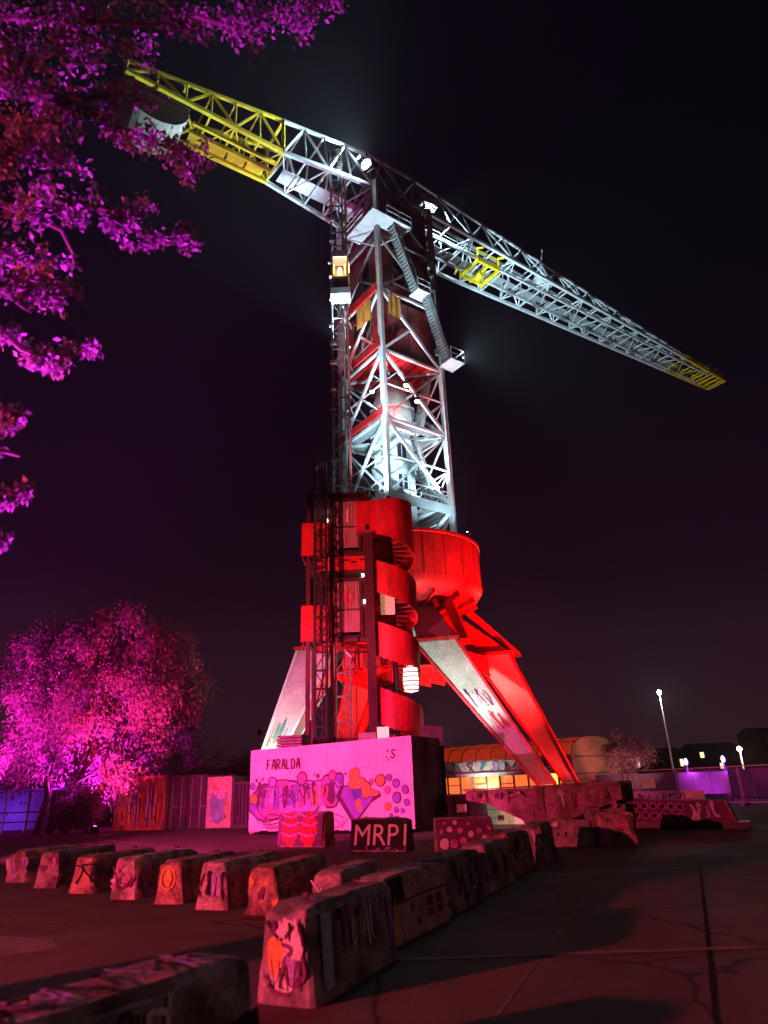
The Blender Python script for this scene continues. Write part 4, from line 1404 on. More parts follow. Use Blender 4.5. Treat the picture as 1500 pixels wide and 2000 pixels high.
for i, (x, y, lb, fn) in enumerate(rowdat):
    c = V((x, y, 0)) + V((0.30, 0.954, 0)) * 0.95
    block(lb, c.x, c.y, ra + R(random.uniform(-3, 3)), 1.9, 0.66, 0.44, 0.65 + 0.03 * (i % 2), BL[(0, 2, 1, 3, 1, 3, 1)[i]], [('end', fn or flame)], 'row of concrete blocks')
c = V((-0.75, 12.1, 0))
block('short concrete block with three loops sprayed on it behind the nearest barrier', c.x, c.y, ra, 1.9, 0.62, 0.46, 0.58, BL[0], [('end', scr(9, ('white', 'lilac'), 2, 0.04))])

# --- the line running away on the right
def line_block(p0, p1, label, tags, m_, Wb=0.7, Wt=0.5, H=0.72):
    p0, p1 = V(p0), V(p1)
    d = (p1 - p0).normalized()
    nrm = V((-d.y, d.x))
    c = (p0 + p1) / 2 + nrm * (Wb / 2 + random.uniform(-0.08, 0.08))
    block(label, c.x, c.y, math.atan2(d.y, d.x) + R(random.uniform(-5, 5)), (p1 - p0).length - 0.22, Wb, Wt, H, m_, tags, 'line of concrete blocks leading away')


def face_end(P, Lf, H):
    P.blob(Lf * 0.52, H * 0.50, Lf * 0.27, H * 0.36, PT['white'], 0.004, 30, 0.16, 0, 2)
    P.blob(Lf * 0.36, H * 0.5, 0.07, 0.18, PT['orange'], 0.0048, 24, 0.3, 0, 8)
    P.stroke([(Lf * 0.2, H * 0.85), (Lf * 0.45, H * 0.66), (Lf * 0.7, H * 0.82), (Lf * 0.8, H * 0.6)], 0.035, PT['black'], 0.0056)
    P.stroke([(Lf * 0.45, H * 0.62), (Lf * 0.62, H * 0.56), (Lf * 0.5, H * 0.42), (Lf * 0.62, H * 0.22), (Lf * 0.82, H * 0.3), (Lf * 0.78, H * 0.5)], 0.045, PT['plum'], 0.0062)
    P.stroke([(Lf * 0.18, H * 0.3), (Lf * 0.35, H * 0.14), (Lf * 0.6, H * 0.12)], 0.04, PT['plum'], 0.0064)
    P.blob(Lf * 0.68, H * 0.38, 0.05, 0.07, PT['lilac'], 0.0068, 16, 0.3, 0, 3)
    P.scribble(Lf * 0.26, H * 0.62, Lf * 0.72, H * 0.9, 5, 0.018, [PT['black'], PT['plum'], PT['white']], 91, 0.007)
    P.scribble(Lf * 0.24, H * 0.14, Lf * 0.76, H * 0.5, 5, 0.016, [PT['plum'], PT['lilac'], PT['black']], 92, 0.010)


def stripe_right(P, Lf, H):
    P.poly([(Lf * 0.06, H * 0.12), (Lf * 0.16, H * 0.12), (Lf * 0.18, H * 0.9), (Lf * 0.08, H * 0.9)], PT['sky'], 0.004)
    P.scribble(Lf * 0.26, H * 0.35, Lf * 0.72, H * 0.92, 7, 0.035, [PT['black'], PT['white'], PT['plum']], 17, 0.005)
    P.scribble(Lf * 0.80, H * 0.1, Lf * 0.98, H * 0.9, 3, 0.06, [PT['white'], PT['orange'], PT['lilac']], 18, 0.012)


def house_right(P, Lf, H):
    P.poly([(0.04, H * 0.06), (Lf - 0.04, H * 0.06), (Lf - 0.04, H * 0.97), (0.04, H * 0.97)], PT['tan'], 0.003)
    P.poly([(0.02, H * 0.60), (Lf * 0.24, H * 0.60), (Lf * 0.22, H * 0.98), (0.02, H * 0.98)], PT['black'], 0.005)
    P.stroke([(0.03, H * 0.58), (Lf * 0.5, H * 0.62), (Lf * 0.98, H * 0.60)], 0.03, PT['plum'], 0.006, False)
    for x in (0.46, 0.66):
        P.stroke([(Lf * x, H * 0.62), (Lf * x, H * 0.97)], 0.02, PT['plum'], 0.006, False)
    for (x, y, a, c) in ((0.56, 0.22, 0.12, 0.13), (0.72, 0.22, 0.12, 0.13), (0.56, 0.38, 0.12, 0.16), (0.72, 0.38, 0.12, 0.16), (0.30, 0.40, 0.05, 0.13), (0.38, 0.16, 0.05, 0.12), (0.92, 0.42, 0.05, 0.12), (0.93, 0.2, 0.05, 0.12)):
        P.poly([(Lf * x, H * y), (Lf * (x + a), H * y), (Lf * (x + a), H * (y + c)), (Lf * x, H * (y + c))], PT['plum'], 0.0066)


line_block((-0.80, 6.75), (-0.06, 8.75), 'nearest concrete block with white face graffiti lit on its end', [('end', face_end), ('right', stripe_right), ('top', patchy(4, ('plum', 'lilac'), 3, 0.12))], BL[2], 0.62, 0.46, 0.74)
line_block((-0.05, 8.85), (0.74, 10.85), 'concrete block painted like a little house with dark windows', [('right', house_right), ('top', patchy(6, ('lilac', 'white'), 4, 0.15)), ('end', patchy(7, ('white', 'orange'), 4, 0.12))], BL[3], 0.64, 0.48, 0.70)
line_block((0.80, 11.0), (1.45, 12.6), 'mossy dull concrete block beyond the house-painted one', [('right', multi(patchy(9, ('green', 'plum', 'black'), 6, 0.18), scr(10, ('lilac', 'black'), 4, 0.04)))], BL[2], 0.66, 0.48, 0.70)
line_block((1.52, 12.85), (2.20, 14.55), 'dark-sided concrete block fourth along the receding line', [('right', patchy(12, ('black', 'plum'), 4, 0.2)), ('end', scr(13, ('lilac', 'white'), 3, 0.05))], BL[0], 0.70, 0.50, 0.72)
line_block((2.30, 14.75), (3.00, 16.2), 'concrete block with pale scrawl, fifth along the receding line', [('right', patchy(14, ('plum', 'black'), 3, 0.15)), ('end', scr(15, ('white', 'lilac'), 3, 0.05))], BL[1], 0.70, 0.50, 0.74)
line_block((3.25, 17.0), (3.95, 18.7), 'concrete block with white drips, sixth along the receding line', [('end', scr(16, ('white', 'lilac'), 3, 0.05)), ('right', patchy(17, ('black',), 3, 0.2))], BL[2], 0.72, 0.52, 0.76)


def skull(P, Lf, H):
    for x in (0.3, 0.46):
        P.blob(Lf * x, H * 0.48, 0.035, 0.05, PT['black'], 0.004, 14)
    P.blob(Lf * 0.25, H * 0.86, 0.1, 0.06, PT['white'], 0.004, 14, 0.2)


block('low plain concrete block with two round holes, right of the line', 4.75, 21.0, R(-14), 1.25, 0.7, 0.52, 0.66, BL[0], [('right', skull)])
block('narrow dark concrete block standing right beside the two-hole block', 5.55, 21.1, R(80), 0.9, 0.6, 0.42, 0.95, BL[2], [])
block('squat concrete block with a red patch, in front of the ramp', 6.0, 20.75, R(-8), 1.0, 0.85, 0.66, 0.82, BL[1], [('right', patchy(20, ('red', 'magenta', 'white'), 4, 0.16))])


# --- blocks standing before the pink wall
def mrp(P, Lf, H):
    P.poly([(0.02, H * 0.05), (Lf * 0.98, H * 0.05), (Lf * 0.98, H * 0.97), (0.02, H * 0.97)], PW['black'], 0.003)
    P.text('MRP1', Lf * 0.05, H * 0.20, H * 0.66, PW['white'], 0.006, 0.0, 0.05, 0.98)
    P.scribble(Lf * 0.3, H * 0.02, Lf * 0.9, H * 0.16, 4, 0.025, [PT['lilac']], 22, 0.0075)


def stripes(P, Lf, H):
    P.poly([(0.02, H * 0.04), (Lf * 0.98, H * 0.04), (Lf * 0.98, H * 0.97), (0.02, H * 0.97)], PT['plum'], 0.003)
    for x in (0.28, 0.68):
        P.blob(Lf * x, H * 0.5, Lf * 0.19, H * 0.46, PT['red'], 0.0045, 24, 0.08)
        for y in (0.36, 0.66, 0.9):
            P.stroke([(Lf * (x - 0.2), H * (y + 0.06)), (Lf * x, H * (y - 0.05)), (Lf * (x + 0.2), H * (y + 0.05))], 0.07, PT['magenta'], 0.0056)


def bubbles(P, Lf, H):
    P.poly([(0.02, H * 0.04), (Lf * 0.98, H * 0.04), (Lf * 0.98, H * 0.97), (0.02, H * 0.97)], PT['plum'], 0.003)
    rr = random.Random(3)
    for i, (x, y, r) in enumerate(((0.14, .24, .16), (.30, .24, .14), (.10, .6, .07), (.24, .66, .09), (.42, .62, .10), (.46, .3, .12), (.60, .5, .1), (.74, .6, .09), (.68, .24, .1), (.84, .36, .1), (.92, .66, .08), (.16, .84, .06), (.34, .86, .07), (.56, .82, .06))):
        P.blob(Lf * x, H * y, r, r, PT['magenta' if i % 3 else 'white'], 0.005 + 0.0004 * i, 20, 0.1, 0, i)
        P.blob(Lf * x, H * y, r, r, PT['black'], 0.0055 + 0.0004 * i, 20, 0.1, 0, i, inner=0.85)


block('black concrete block with MRP1 lettered in white before the pink wall', -0.42, 21.75, R(-26), 1.75, 0.7, 0.5, 0.86, BL[2], [('right', mrp)])
block('concrete block with two red striped barrels painted on it', -2.95, 24.65, R(-30), 1.85, 0.75, 0.55, 1.02, BL[1], [('right', stripes)])
block('concrete block covered in pink and black bubbles', 1.85, 20.9, R(2), 1.6, 0.7, 0.52, 0.84, BL[3], [('right', bubbles)])


# --- nearest block, bottom left, dark with a painted stripe
def fgpaint(P, Lf, H):
    P.scribble(Lf * 0.12, H * 0.48, Lf * 0.62, H * 0.9, 6, 0.035, [PT['lilac'], PT['black'], PT['white']], 31, 0.004)
    P.poly([(Lf * 0.52, H * 0.05), (Lf * 0.99, H * 0.05), (Lf * 0.99, H * 0.62), (Lf * 0.52, H * 0.46)], PT['black'], 0.0035)


def fgp2(P, Lf, H):
    P.scribble(Lf * 0.1, H * 0.1, Lf * 0.9, H * 0.9, 9, 0.04, [PT['plum'], PT['lilac'], PT['black']], 33, 0.004)


p0, p1 = V((-1.78, 3.55)), V((-0.92, 5.05))
d = (p1 - p0).normalized()
c = (p0 + p1) / 2 + V((-d.y, d.x)) * 0.34
block('near dark concrete block at the bottom left with a black painted stripe', c.x, c.y, math.atan2(d.y, d.x), 1.9, 0.7, 0.5, 0.74, BL[2], [('right', fgpaint), ('top', fgp2), ('end', fgp2)])

# ================================================================== CONTAINERS ON THE LEFT
def container(name, label, p0, p1, h, depth, m_, kind, face_tags=None, group=None):
    p0, p1 = V((*p0, 0)), V((*p1, 0))
    u = (p1 - p0).normalized()
    nrm = V((u.y, -u.x, 0))
    Lf = (p1 - p0).length
    t = thing(name, label, 'container', (p0 + p1) / 2, group)
    bkv = -nrm * depth
    MB().hexa([up(p0 - nrm * 0.08, 0.1), up(p1 - nrm * 0.08, 0.1), up(p1 + bkv, 0.1), up(p0 + bkv, 0.1)], [up(p0 - nrm * 0.08, h - 0.04), up(p1 - nrm * 0.08, h - 0.04), up(p1 + bkv, h - 0.04), up(p0 + bkv, h - 0.04)], m_).build('body', t)
    for p in (p0, p1):
        beam('corner_post', up(p, 0), up(p, h), 0.16, m_, t, 0.16, math.atan2(u.y, u.x))
    for z in (0.08, h - 0.06):
        beam('end_rail', up(p0, z), up(p1, z), 0.16, m_, t, 0.14)
    if kind == 'corrugated':
        P, F = [], []
        prof = []
        x = 0.1
        while x < Lf - 0.12:
            prof += [(x, 0.0), (x + 0.07, 0.0), (x + 0.10, -0.05), (x + 0.17, -0.05)]
            x += 0.2
        for (x, o_) in prof:
            for z in (0.12, h - 0.12):
                P.append(up(p0 + u * x + nrm * (o_ + 0.03), z))
        F = [(2 * i_, 2 * i_ + 2, 2 * i_ + 3, 2 * i_ + 1) for i_ in range(len(prof) - 1)]
        MB().poly(P, F, m_).build('corrugated_wall', t)
    elif kind == 'doors':
        for k in range(2):
            a = p0 + u * (Lf * (0.03 + 0.485 * k))
            c_ = p0 + u * (Lf * (0.03 + 0.485 * k + 0.465))
            beam('door', up(a.lerp(c_, 0.5), 0.16), up(a.lerp(c_, 0.5), h - 0.14), (c_ - a).length, m_, t, 0.06, math.atan2(u.y, u.x) + R(90))
            for f_ in (0.25, 0.75):
                q = a.lerp(c_, f_) + nrm * 0.07
                beam('lock_rod', up(q, 0.1), up(q, h - 0.1), 0.045, GREYD, t)
                beam('rod_handle', up(q, 1.1), up(q + u * 0.3, 1.1), 0.04, GREYD, t)
    if face_tags:
        P_ = Paint(p0 + nrm * 0.085, u, V((0, 0, 1)))
        face_tags(P_, Lf, h)
        P_.build(t)
    return t


CR = mat('container_red', (0.55, 0.16, 0.17), (0.25, 0.06, 0.07), 0.55, 0, 1.4, stretch=(2, 2, 0.5), fine=12, lo=0.4, hi=0.6)
CK = mat('container_dark', (0.055, 0.042, 0.04), (0.025, 0.02, 0.02), 0.55, 0, 1.2, fine=12)


def cont_a(P, Lf, H):
    rr = random.Random(8)
    for i in range(11):
        x = Lf * (0.06 + 0.085 * i)
        P.stroke([(x + rr.uniform(-.05, .05), H * rr.uniform(0.06, 0.2)), (x + rr.uniform(-.1, .1), H * 0.4), (x + rr.uniform(-.1, .1), H * rr.uniform(0.6, 0.92))], rr.uniform(0.07, 0.16), PT[rr.choice(('white', 'red', 'magenta', 'orange', 'lilac'))], 0.004 + 0.0005 * i)


def cont_c(P, Lf, H):
    P.poly([(0.02, 0.05), (Lf - 0.02, 0.05), (Lf - 0.02, H - 0.05), (0.02, H - 0.05)], PT['cream'], 0.003)
    P.blob(Lf * 0.48, H * 0.46, Lf * 0.34, H * 0.36, PT['sky'], 0.005, 30, 0.14, 0, 2)
    P.blob(Lf * 0.52, H * 0.70, Lf * 0.26, H * 0.14, PT['white'], 0.006, 24, 0.1, 0, 5)
    P.scribble(Lf * 0.1, H * 0.1, Lf * 0.9, H * 0.4, 4, 0.06, [PT['teal'], PT['sky'], PT['white']], 4, 0.007)
    P.scribble(Lf * 0.1, H * 0.72, Lf * 0.95, H * 0.96, 4, 0.06, [PT['orange'], PT['green'], PT['yellow']], 9, 0.010)
    P.scribble(Lf * 0.7, H * 0.15, Lf * 0.96, H * 0.6, 2, 0.06, [PT['orange'], PT['yellow']], 6, 0.013)


container('shipping_container', 'red graffiti-streaked shipping container with ribbed wall beside the big tree', (-15.3, 40.6), (-12.25, 39.3), 2.7, 6, CR, 'corrugated', cont_a)
container('shipping_container', 'dark shipping container with double doors and lock rods', (-12.1, 39.25), (-9.95, 38.9), 2.65, 6, CK, 'doors', lambda P, a, c_: P.scribble(a * 0.1, c_ * 0.15, a * 0.9, c_ * 0.6, 4, 0.06, [PT['plum'], PT['plum'], PT['magenta']], 3))
container('painted_locker', 'narrow steel locker painted with a pale blue and cream mural', (-9.85, 38.7), (-8.45, 38.35), 2.55, 1.2, CK, 'plain', cont_c)
container('shipping_container', 'black container standing just left of the pink wall', (-8.3, 38.0), (-6.6, 37.6), 2.2, 4, CK, 'corrugated', lambda P, a, c_: P.scribble(a * 0.1, c_ * 0.15, a * 0.9, c_ * 0.8, 4, 0.06, [PT['plum'], PT['black']], 13))
# ================================================================== RIGHT MIDDLE GROUND
RUST = mat('rusty_plate', (0.34, 0.24, 0.19), (0.12, 0.07, 0.06), 0.8, 0.1, 1.1, fine=10, bump=0.3, lo=0.38, hi=0.6)


def planar(p0, p1):
    p0, p1 = V((*p0, 0)), V((*p1, 0))
    u = (p1 - p0).normalized()
    return p0, u, V((u.y, -u.x, 0)), (p1 - p0).length


p0, u, n_, Lr = planar((2.75, 28.85), (7.75, 25.4))
ramp = thing('steel_ramp', 'rusty graffitied steel ramp on a deep central foot, right of the pink wall', 'ramp', p0 + u * 3)
prof = [(0, 1.08), (0.9, 0.95), (2.3, 0.38), (2.5, 0.0), (3.9, 0.0), (4.2, 0.42), (Lr, 1.02), (Lr, 1.52), (3.0, 1.46), (0, 1.42)]
MB().extrude([up(p0 + u * x, z) for x, z in prof], -n_ * 1.3, RUST).build('ramp_body', ramp)
beam('top_flange', up(p0 + u * 0 + n_ * 0.05 - n_ * 0.6, 1.46), up(p0 + u * Lr + n_ * 0.05 - n_ * 0.6, 1.56), 1.5, RUST, ramp, 0.06)
for x in (0.9, 1.8, 4.9, 5.6):
    c = p0 + u * x + n_ * 0.04
    beam('stiffener', up(c, 1.0 if x < 2 else 0.95), up(c, 1.44), 0.08, RUST, ramp)
beam('stiffener', up(p0 + u * 3.1 + n_ * 0.06, 0), up(p0 + u * 3.1 + n_ * 0.06, 1.46), 0.2, RUST, ramp)
pt = Paint(p0 + n_ * 0.02, u, V((0, 0, 1)))
pt.scribble(0.2, 1.08, 2.6, 1.36, 9, 0.05, [PT['cream'], PT['plum'], PT['black']], 41)
pt.scribble(3.4, 0.75, 5.9, 1.42, 7, 0.09, [PT['magenta'], PT['lilac'], PT['plum'], PT['white']], 42, 0.01)
pt.scribble(2.6, 0.1, 3.8, 0.9, 4, 0.05, [PT['plum'], PT['magenta']], 43, 0.016)
pt.build(ramp)

p0, u, n_, Lr = planar((6.0, 26.3), (7.95, 25.6))
sl = thing('leaning_slab', 'pink graffitied slab leaning under the right end of the ramp', 'slab', p0)
MB().hexa([up(p0, 0.0), up(p0 + u * 2.0, 0.0), up(p0 + u * 2.0 - n_ * 0.9, 0.0), up(p0 - n_ * 0.9, 0.0)], [up(p0 + u * 0.9, 0.62), up(p0 + u * 2.0, 0.86), up(p0 + u * 2.0 - n_ * 0.9, 0.86), up(p0 + u * 0.9 - n_ * 0.9, 0.62)], RUST).build('slab_body', sl)
pt = Paint(p0 + n_ * 0.012, u, V((0, 0, 1)))
pt.scribble(1.0, 0.1, 1.9, 0.6, 4, 0.1, [PT['magenta'], PT['white'], PT['plum']], 44)
pt.build(sl)

p0, u, n_, Lr = planar((7.95, 26.4), (11.2, 24.75))
bmx = thing('graffiti_beam', 'long low box beam with rows of dark circles and pink lettering', 'beam', p0 + u * 1.6)
MB().hexa([up(p0, 0.2), up(p0 + u * Lr, 0.2), up(p0 + u * Lr - n_ * 0.8, 0.2), up(p0 - n_ * 0.8, 0.2)], [up(p0, 1.0), up(p0 + u * Lr * 0.94, 0.86), up(p0 + u * Lr * 0.94 - n_ * 0.8, 0.86), up(p0 - n_ * 0.8, 1.0)], RUST).build('beam_body', bmx)
MB().hexa([up(p0 + n_ * 0.1 - u * 0.2, 0.0), up(p0 + u * (Lr + 0.35) + n_ * 0.1, 0.0), up(p0 + u * (Lr + 0.35) - n_ * 1.0, 0.0), up(p0 - n_ * 1.0 - u * 0.2, 0)], [up(p0 + n_ * 0.1 - u * 0.2, 0.2), up(p0 + u * (Lr + 0.35) + n_ * 0.1, 0.2), up(p0 + u * (Lr + 0.35) - n_ * 1.0, 0.2), up(p0 - n_ * 1.0 - u * 0.2, 0.2)], DARK).build('plinth', bmx)
pt = Paint(p0 + n_ * 0.012, u, V((0, 0, 1)))
pt.poly([(0.03, 0.23), (Lr * 0.97, 0.23), (Lr * 0.92, 0.84), (0.03, 0.97)], PT['plum'], 0.003)
for k in range(7):
    for j in range(2):
        pt.blob(0.22 + 0.29 * k, 0.78 - 0.015 * k - 0.30 * j, 0.125, 0.125, PT['magenta'], 0.005, 20, 0.1, 0, k + j)
        pt.blob(0.22 + 0.29 * k, 0.78 - 0.015 * k - 0.30 * j, 0.085, 0.085, PT['black'], 0.006, 20, 0.1, 0, k + j)
pt.scribble(2.3, 0.3, 3.15, 0.82, 4, 0.11, [PT['white'], PT['lilac']], 45, 0.007)
pt.build(bmx)

CREAMW = mat('pale_board', (0.66, 0.66, 0.56), (0.48, 0.47, 0.40), 0.7, 0, 1.5, fine=10)
p0, u, n_, Lr = planar((8.9, 31.2), (12.3, 29.6))
lw = thing('graffiti_panel', 'low pale panel with black outlined letters behind the circle-painted beam', 'panel', p0 + u * 1.6)
MB().hexa([up(p0, 0), up(p0 + u * Lr, 0), up(p0 + u * Lr - n_ * 0.1, 0), up(p0 - n_ * 0.1, 0)], [up(p0, 1.16), up(p0 + u * Lr, 1.1), up(p0 + u * Lr - n_ * 0.1, 1.1), up(p0 - n_ * 0.1, 1.16)], CREAMW).build('panel_board', lw)
pt = Paint(p0 + n_ * 0.01, u, V((0, 0, 1)))
pt.scribble(0.9, 0.72, 3.3, 1.06, 8, 0.06, [PT['black'], PT['plum']], 46)
pt.build(lw)
p0, u, n_, Lr = planar((4.0, 32.6), (6.3, 31.4))
lw2 = thing('graffiti_panel', 'pale lit board seen through the gap under the ramp', 'panel', p0 + u)
for k in range(4):
    MB().hexa([up(p0, 0.3 * k + 0.005), up(p0 + u * Lr, 0.3 * k + 0.005), up(p0 + u * Lr - n_ * 0.06, 0.3 * k + 0.005), up(p0 - n_ * 0.06, 0.3 * k + 0.005)], [up(p0, 0.3 * k + 0.29), up(p0 + u * Lr, 0.3 * k + 0.29), up(p0 + u * Lr - n_ * 0.06, 0.3 * k + 0.29), up(p0 - n_ * 0.06, 0.3 * k + 0.29)], CREAMW).build('plank', lw2)
pt = Paint(p0 + n_ * 0.01, u, V((0, 0, 1)))
pt.scribble(0.1, 0.85, 2.4, 1.12, 9, 0.035, [PT['teal'], PT['lilac'], PT['plum']], 47)
pt.build(lw2)
ds = thing('steel_skip', 'dark steel skip in the shade left of the ramp', 'skip', (3.0, 31.9, 0))
MB().hexa([V(q) for q in ((2.3, 31.4, 0.08), (3.7, 31.2, 0.08), (3.8, 32.6, 0.08), (2.4, 32.8, 0.08))], [V(q) for q in ((2.1, 31.2, 1.25), (3.9, 31.0, 1.25), (4.0, 32.8, 1.25), (2.2, 33.0, 1.25))], DARK).build('skip_body', ds)
for x in (2.4, 2.95, 3.5):
    beam('rib', (x + 0.05, 31.33, 0.1), (x, 31.08, 1.2), 0.08, DARK, ds)
MB().box((2.75, 31.05, 0.75), (0.4, 0.04, 0.3), CREAMW).build('notice', ds)

# ---- arched hall with orange light inside
h0, u, n_, Lh = planar((3.8, 68.3), (14.3, 58.4))
hall = thing('arched_hall', 'low arched hall glowing orange inside, behind the crane legs', 'building', h0 + u * Lh / 2 - n_ * 4)
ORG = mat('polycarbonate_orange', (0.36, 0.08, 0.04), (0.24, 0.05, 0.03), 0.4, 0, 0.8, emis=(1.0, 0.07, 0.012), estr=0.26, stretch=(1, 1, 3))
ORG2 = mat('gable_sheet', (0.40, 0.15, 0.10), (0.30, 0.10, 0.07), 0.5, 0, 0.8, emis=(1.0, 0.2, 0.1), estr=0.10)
WIN = mat('hall_window_glow', (0.5, 0.3, 0.1), emis=(1.0, 0.19, 0.04), estr=1.0, scale=0.7)
WINY = mat('hall_door_glow', (0.6, 0.5, 0.2), emis=(1.0, 0.55, 0.10), estr=1.6, scale=0.7)
DP = 8.0
cs = []     # cross-section (depth, z)
for j in range(11):
    t = math.pi * j / 10
    cs.append((DP / 2 - DP / 2 * math.cos(t), 3.5 + 1.55 * math.sin(t) ** 0.75))
nb = 9
for k in range(nb):      # roof sheets, one per bay, set between ribs
    a, c = h0 + u * (Lh * (k + 0.006) / nb), h0 + u * (Lh * (k + 0.994) / nb)
    for j in range(5):
        (d0, z0), (d1, z1) = cs[j], cs[j + 1]
        MB().extrude([up(a - n_ * d0, z0), up(c - n_ * d0, z0), up(c - n_ * d1, z1), up(a - n_ * d1, z1)], (0, 0, -0.04), ORG).build('roof_sheet', hall)
back = MB()
for j in range(5, 10):
    (d0, z0), (d1, z1) = cs[j], cs[j + 1]
    back.extrude([up(h0 - n_ * d0, z0), up(h0 + u * Lh - n_ * d0, z0), up(h0 + u * Lh - n_ * d1, z1), up(h0 - n_ * d1, z1)], (0, 0, -0.04), ORG2)
back.build('roof_back', hall)
for k in range(nb + 1):
    a = h0 + u * (Lh * k / nb)
    rb = MB()
    for j in range(10):
        (d0, z0), (d1, z1) = cs[j], cs[j + 1]
        rb.bar(up(a - n_ * d0, z0 + 0.02), up(a - n_ * d1, z1 + 0.02), 0.07, RUST, 0.08)
    rb.build('roof_rib', hall)
for j in (2,):
    beam('purlin', up(h0 - n_ * cs[j][0], cs[j][1] + 0.06), up(h0 + u * Lh - n_ * cs[j][0], cs[j][1] + 0.03), 0.05, RUST, hall)
e0 = h0 + u * Lh
gb = [up(e0, 0)] + [up(e0 - n_ * d0, z0) for d0, z0 in cs] + [up(e0 - n_ * DP, 0)]
MB().extrude(gb, u * 0.08, ORG2).build('gable_end', hall)
beam('gable_rail', up(e0 + u * 0.1, 3.4), up(e0 - n_ * DP + u * 0.1, 3.4), 0.08, RUST, hall)
# front wall: plinth, window band, white fascia, graffiti boards
MB().hexa([up(h0, 0), up(h0 + u * Lh, 0), up(h0 + u * Lh - n_ * 0.2, 0), up(h0 - n_ * 0.2, 0)], [up(h0, 0.85), up(h0 + u * Lh, 0.85), up(h0 + u * Lh - n_ * 0.2, 0.85), up(h0 - n_ * 0.2, 0.85)], CONC).build('plinth', hall)
nw = 10
for k in range(nw):
    a, c = h0 + u * (Lh * (k + 0.04) / nw), h0 + u * (Lh * (k + 0.96) / nw)
    beam('window_pane', up(a.lerp(c, 0.5) - n_ * 0.12, 0.85), up(a.lerp(c, 0.5) - n_ * 0.12, 2.2), (c - a).length, WINY if k == 8 else WIN, hall, 0.04, math.atan2(u.y, u.x) + R(90))
    if k < 8 or k == 9:
        beam('mullion', up(a - u * 0.05, 0.8), up(a - u * 0.05, 2.25), 0.12, RUST, hall)
    if k in (1, 3, 5):
        beam('shelf', up(a - n_ * 0.05, 1.55), up(c - n_ * 0.05, 1.55), 0.06, RUST, hall)
beam('fascia', up(h0 + n_ * 0.04, 2.36), up(h0 + u * Lh + n_ * 0.04, 2.36), 0.12, CREAMW, hall, 0.3)
beam('gutter', up(h0 + n_ * 0.04, 3.5), up(h0 + u * Lh + n_ * 0.04, 3.5), 0.14, RUST, hall, 0.14)
for k in range(6):
    a, c = h0 + u * (Lh * (k + 0.01) / 6), h0 + u * (Lh * (k + 0.99) / 6)
    bd = beam('board', up(a.lerp(c, 0.5), 2.53), up(a.lerp(c, 0.5), 3.42), (c - a).length, CREAMW if k < 4 else RUST, hall, 0.06, math.atan2(u.y, u.x) + R(90))
pt = Paint(h0 + n_ * 0.045, u, V((0, 0, 1)))
pt.scribble(0.2, 2.58, 9.5, 3.38, 13, 0.14, [PT['teal'], PT['green'], PT['lilac'], PT['yellow'], PT['plum'], PT['white']], 51)
pt.text('SHP', Lh * 0.83, 2.62, 0.66, PT['white'], 0.012, 0.02, 0.1, 1.1)
pt.build(hall)
bulb(hall, h0 + u * (Lh * 0.25) - n_ * 4 + V((0, 0, 2.6)), (1.0, 0.22, 0.05), 500)
bulb(hall, h0 + u * (Lh * 0.75) - n_ * 4 + V((0, 0, 2.6)), (1.0, 0.26, 0.06), 500)

# ---- wire fence panels on the right
FENCE = mat('galvanised', (0.42, 0.42, 0.44), rough=0.45, metal=0.3, scale=3)
f0, u, n_, Lf = planar((12.3, 50.5), (24.5, 36.4))
npan = 5
for k in range(npan):
    wd = Lf / npan
    a = f0 + u * (wd * k + 0.05)
    c = f0 + u * (wd * (k + 1) - 0.05)
    t = thing('fence_panel', ('wire site fence panel nearest the arched hall', 'wire site fence panel second along from the hall', 'middle wire site fence panel before the violet hoarding', 'wire site fence panel right of the violet hoarding', 'wire site fence panel at the right edge of view')[k], 'fence', a.lerp(c, 0.5), 'wire site fence')
    for p in (a, c, ):
        beam('tube', up(p, 0.0), up(p, 2.05), 0.06, FENCE, t)
    for z in (0.15, 2.05):
        beam('tube', up(a, z), up(c, z), 0.05, FENCE, t)
    wm = MB()
    m_ = 28
    for j in range(1, m_):
        p = a.lerp(c, j / m_)
        wm.bar(up(p, 0.15), up(p, 2.05), 0.008, FENCE)
    for j in range(1, 12):
        wm.bar(up(a, 0.15 + 1.9 * j / 12), up(c, 0.15 + 1.9 * j / 12), 0.008, FENCE)
    wm.build('wire_mesh', t, kind='stuff')
    MB().box(up(a, 0.07), (0.25, 0.7, 0.14), CONC, math.atan2(u.y, u.x)).build('foot', t)
    if k in (0, 1):
        MB().extrude([up(a.lerp(c, 0.35), 1.0), up(a.lerp(c, 0.6), 1.0), up(a.lerp(c, 0.6), 1.55), up(a.lerp(c, 0.35), 1.55)], n_ * 0.02, CREAMW).build('notice', t)
DKW = mat('dark_hoarding', (0.10, 0.07, 0.09), (0.06, 0.04, 0.05), 0.8, 0, 0.6)
h1, u, n_, Lf = planar((14.5, 62), (33, 50))
hd = thing('dark_hoarding', 'long dark board hoarding behind the wire fence', 'hoarding', h1 + u * 9)
for k in range(11):
    a, c = h1 + u * (Lf * (k + 0.01) / 11), h1 + u * (Lf * (k + 0.99) / 11)
    beam('board', up(a.lerp(c, 0.5), 0), up(a.lerp(c, 0.5), 1.9 + 0.05 * (k % 3)), (c - a).length, DKW, hd, 0.06, math.atan2(u.y, u.x) + R(90))
vh, u, n_, Lf = planar((20.9, 54.9), (24.0, 53.0))
vb = thing('violet_hoarding', 'white canvas hoarding glowing magenta under two violet lamps', 'hoarding', vh + u * 1.7)
cv = mat('canvas', (0.7, 0.66, 0.7), (0.55, 0.5, 0.56), 0.8, 0, 0.9)
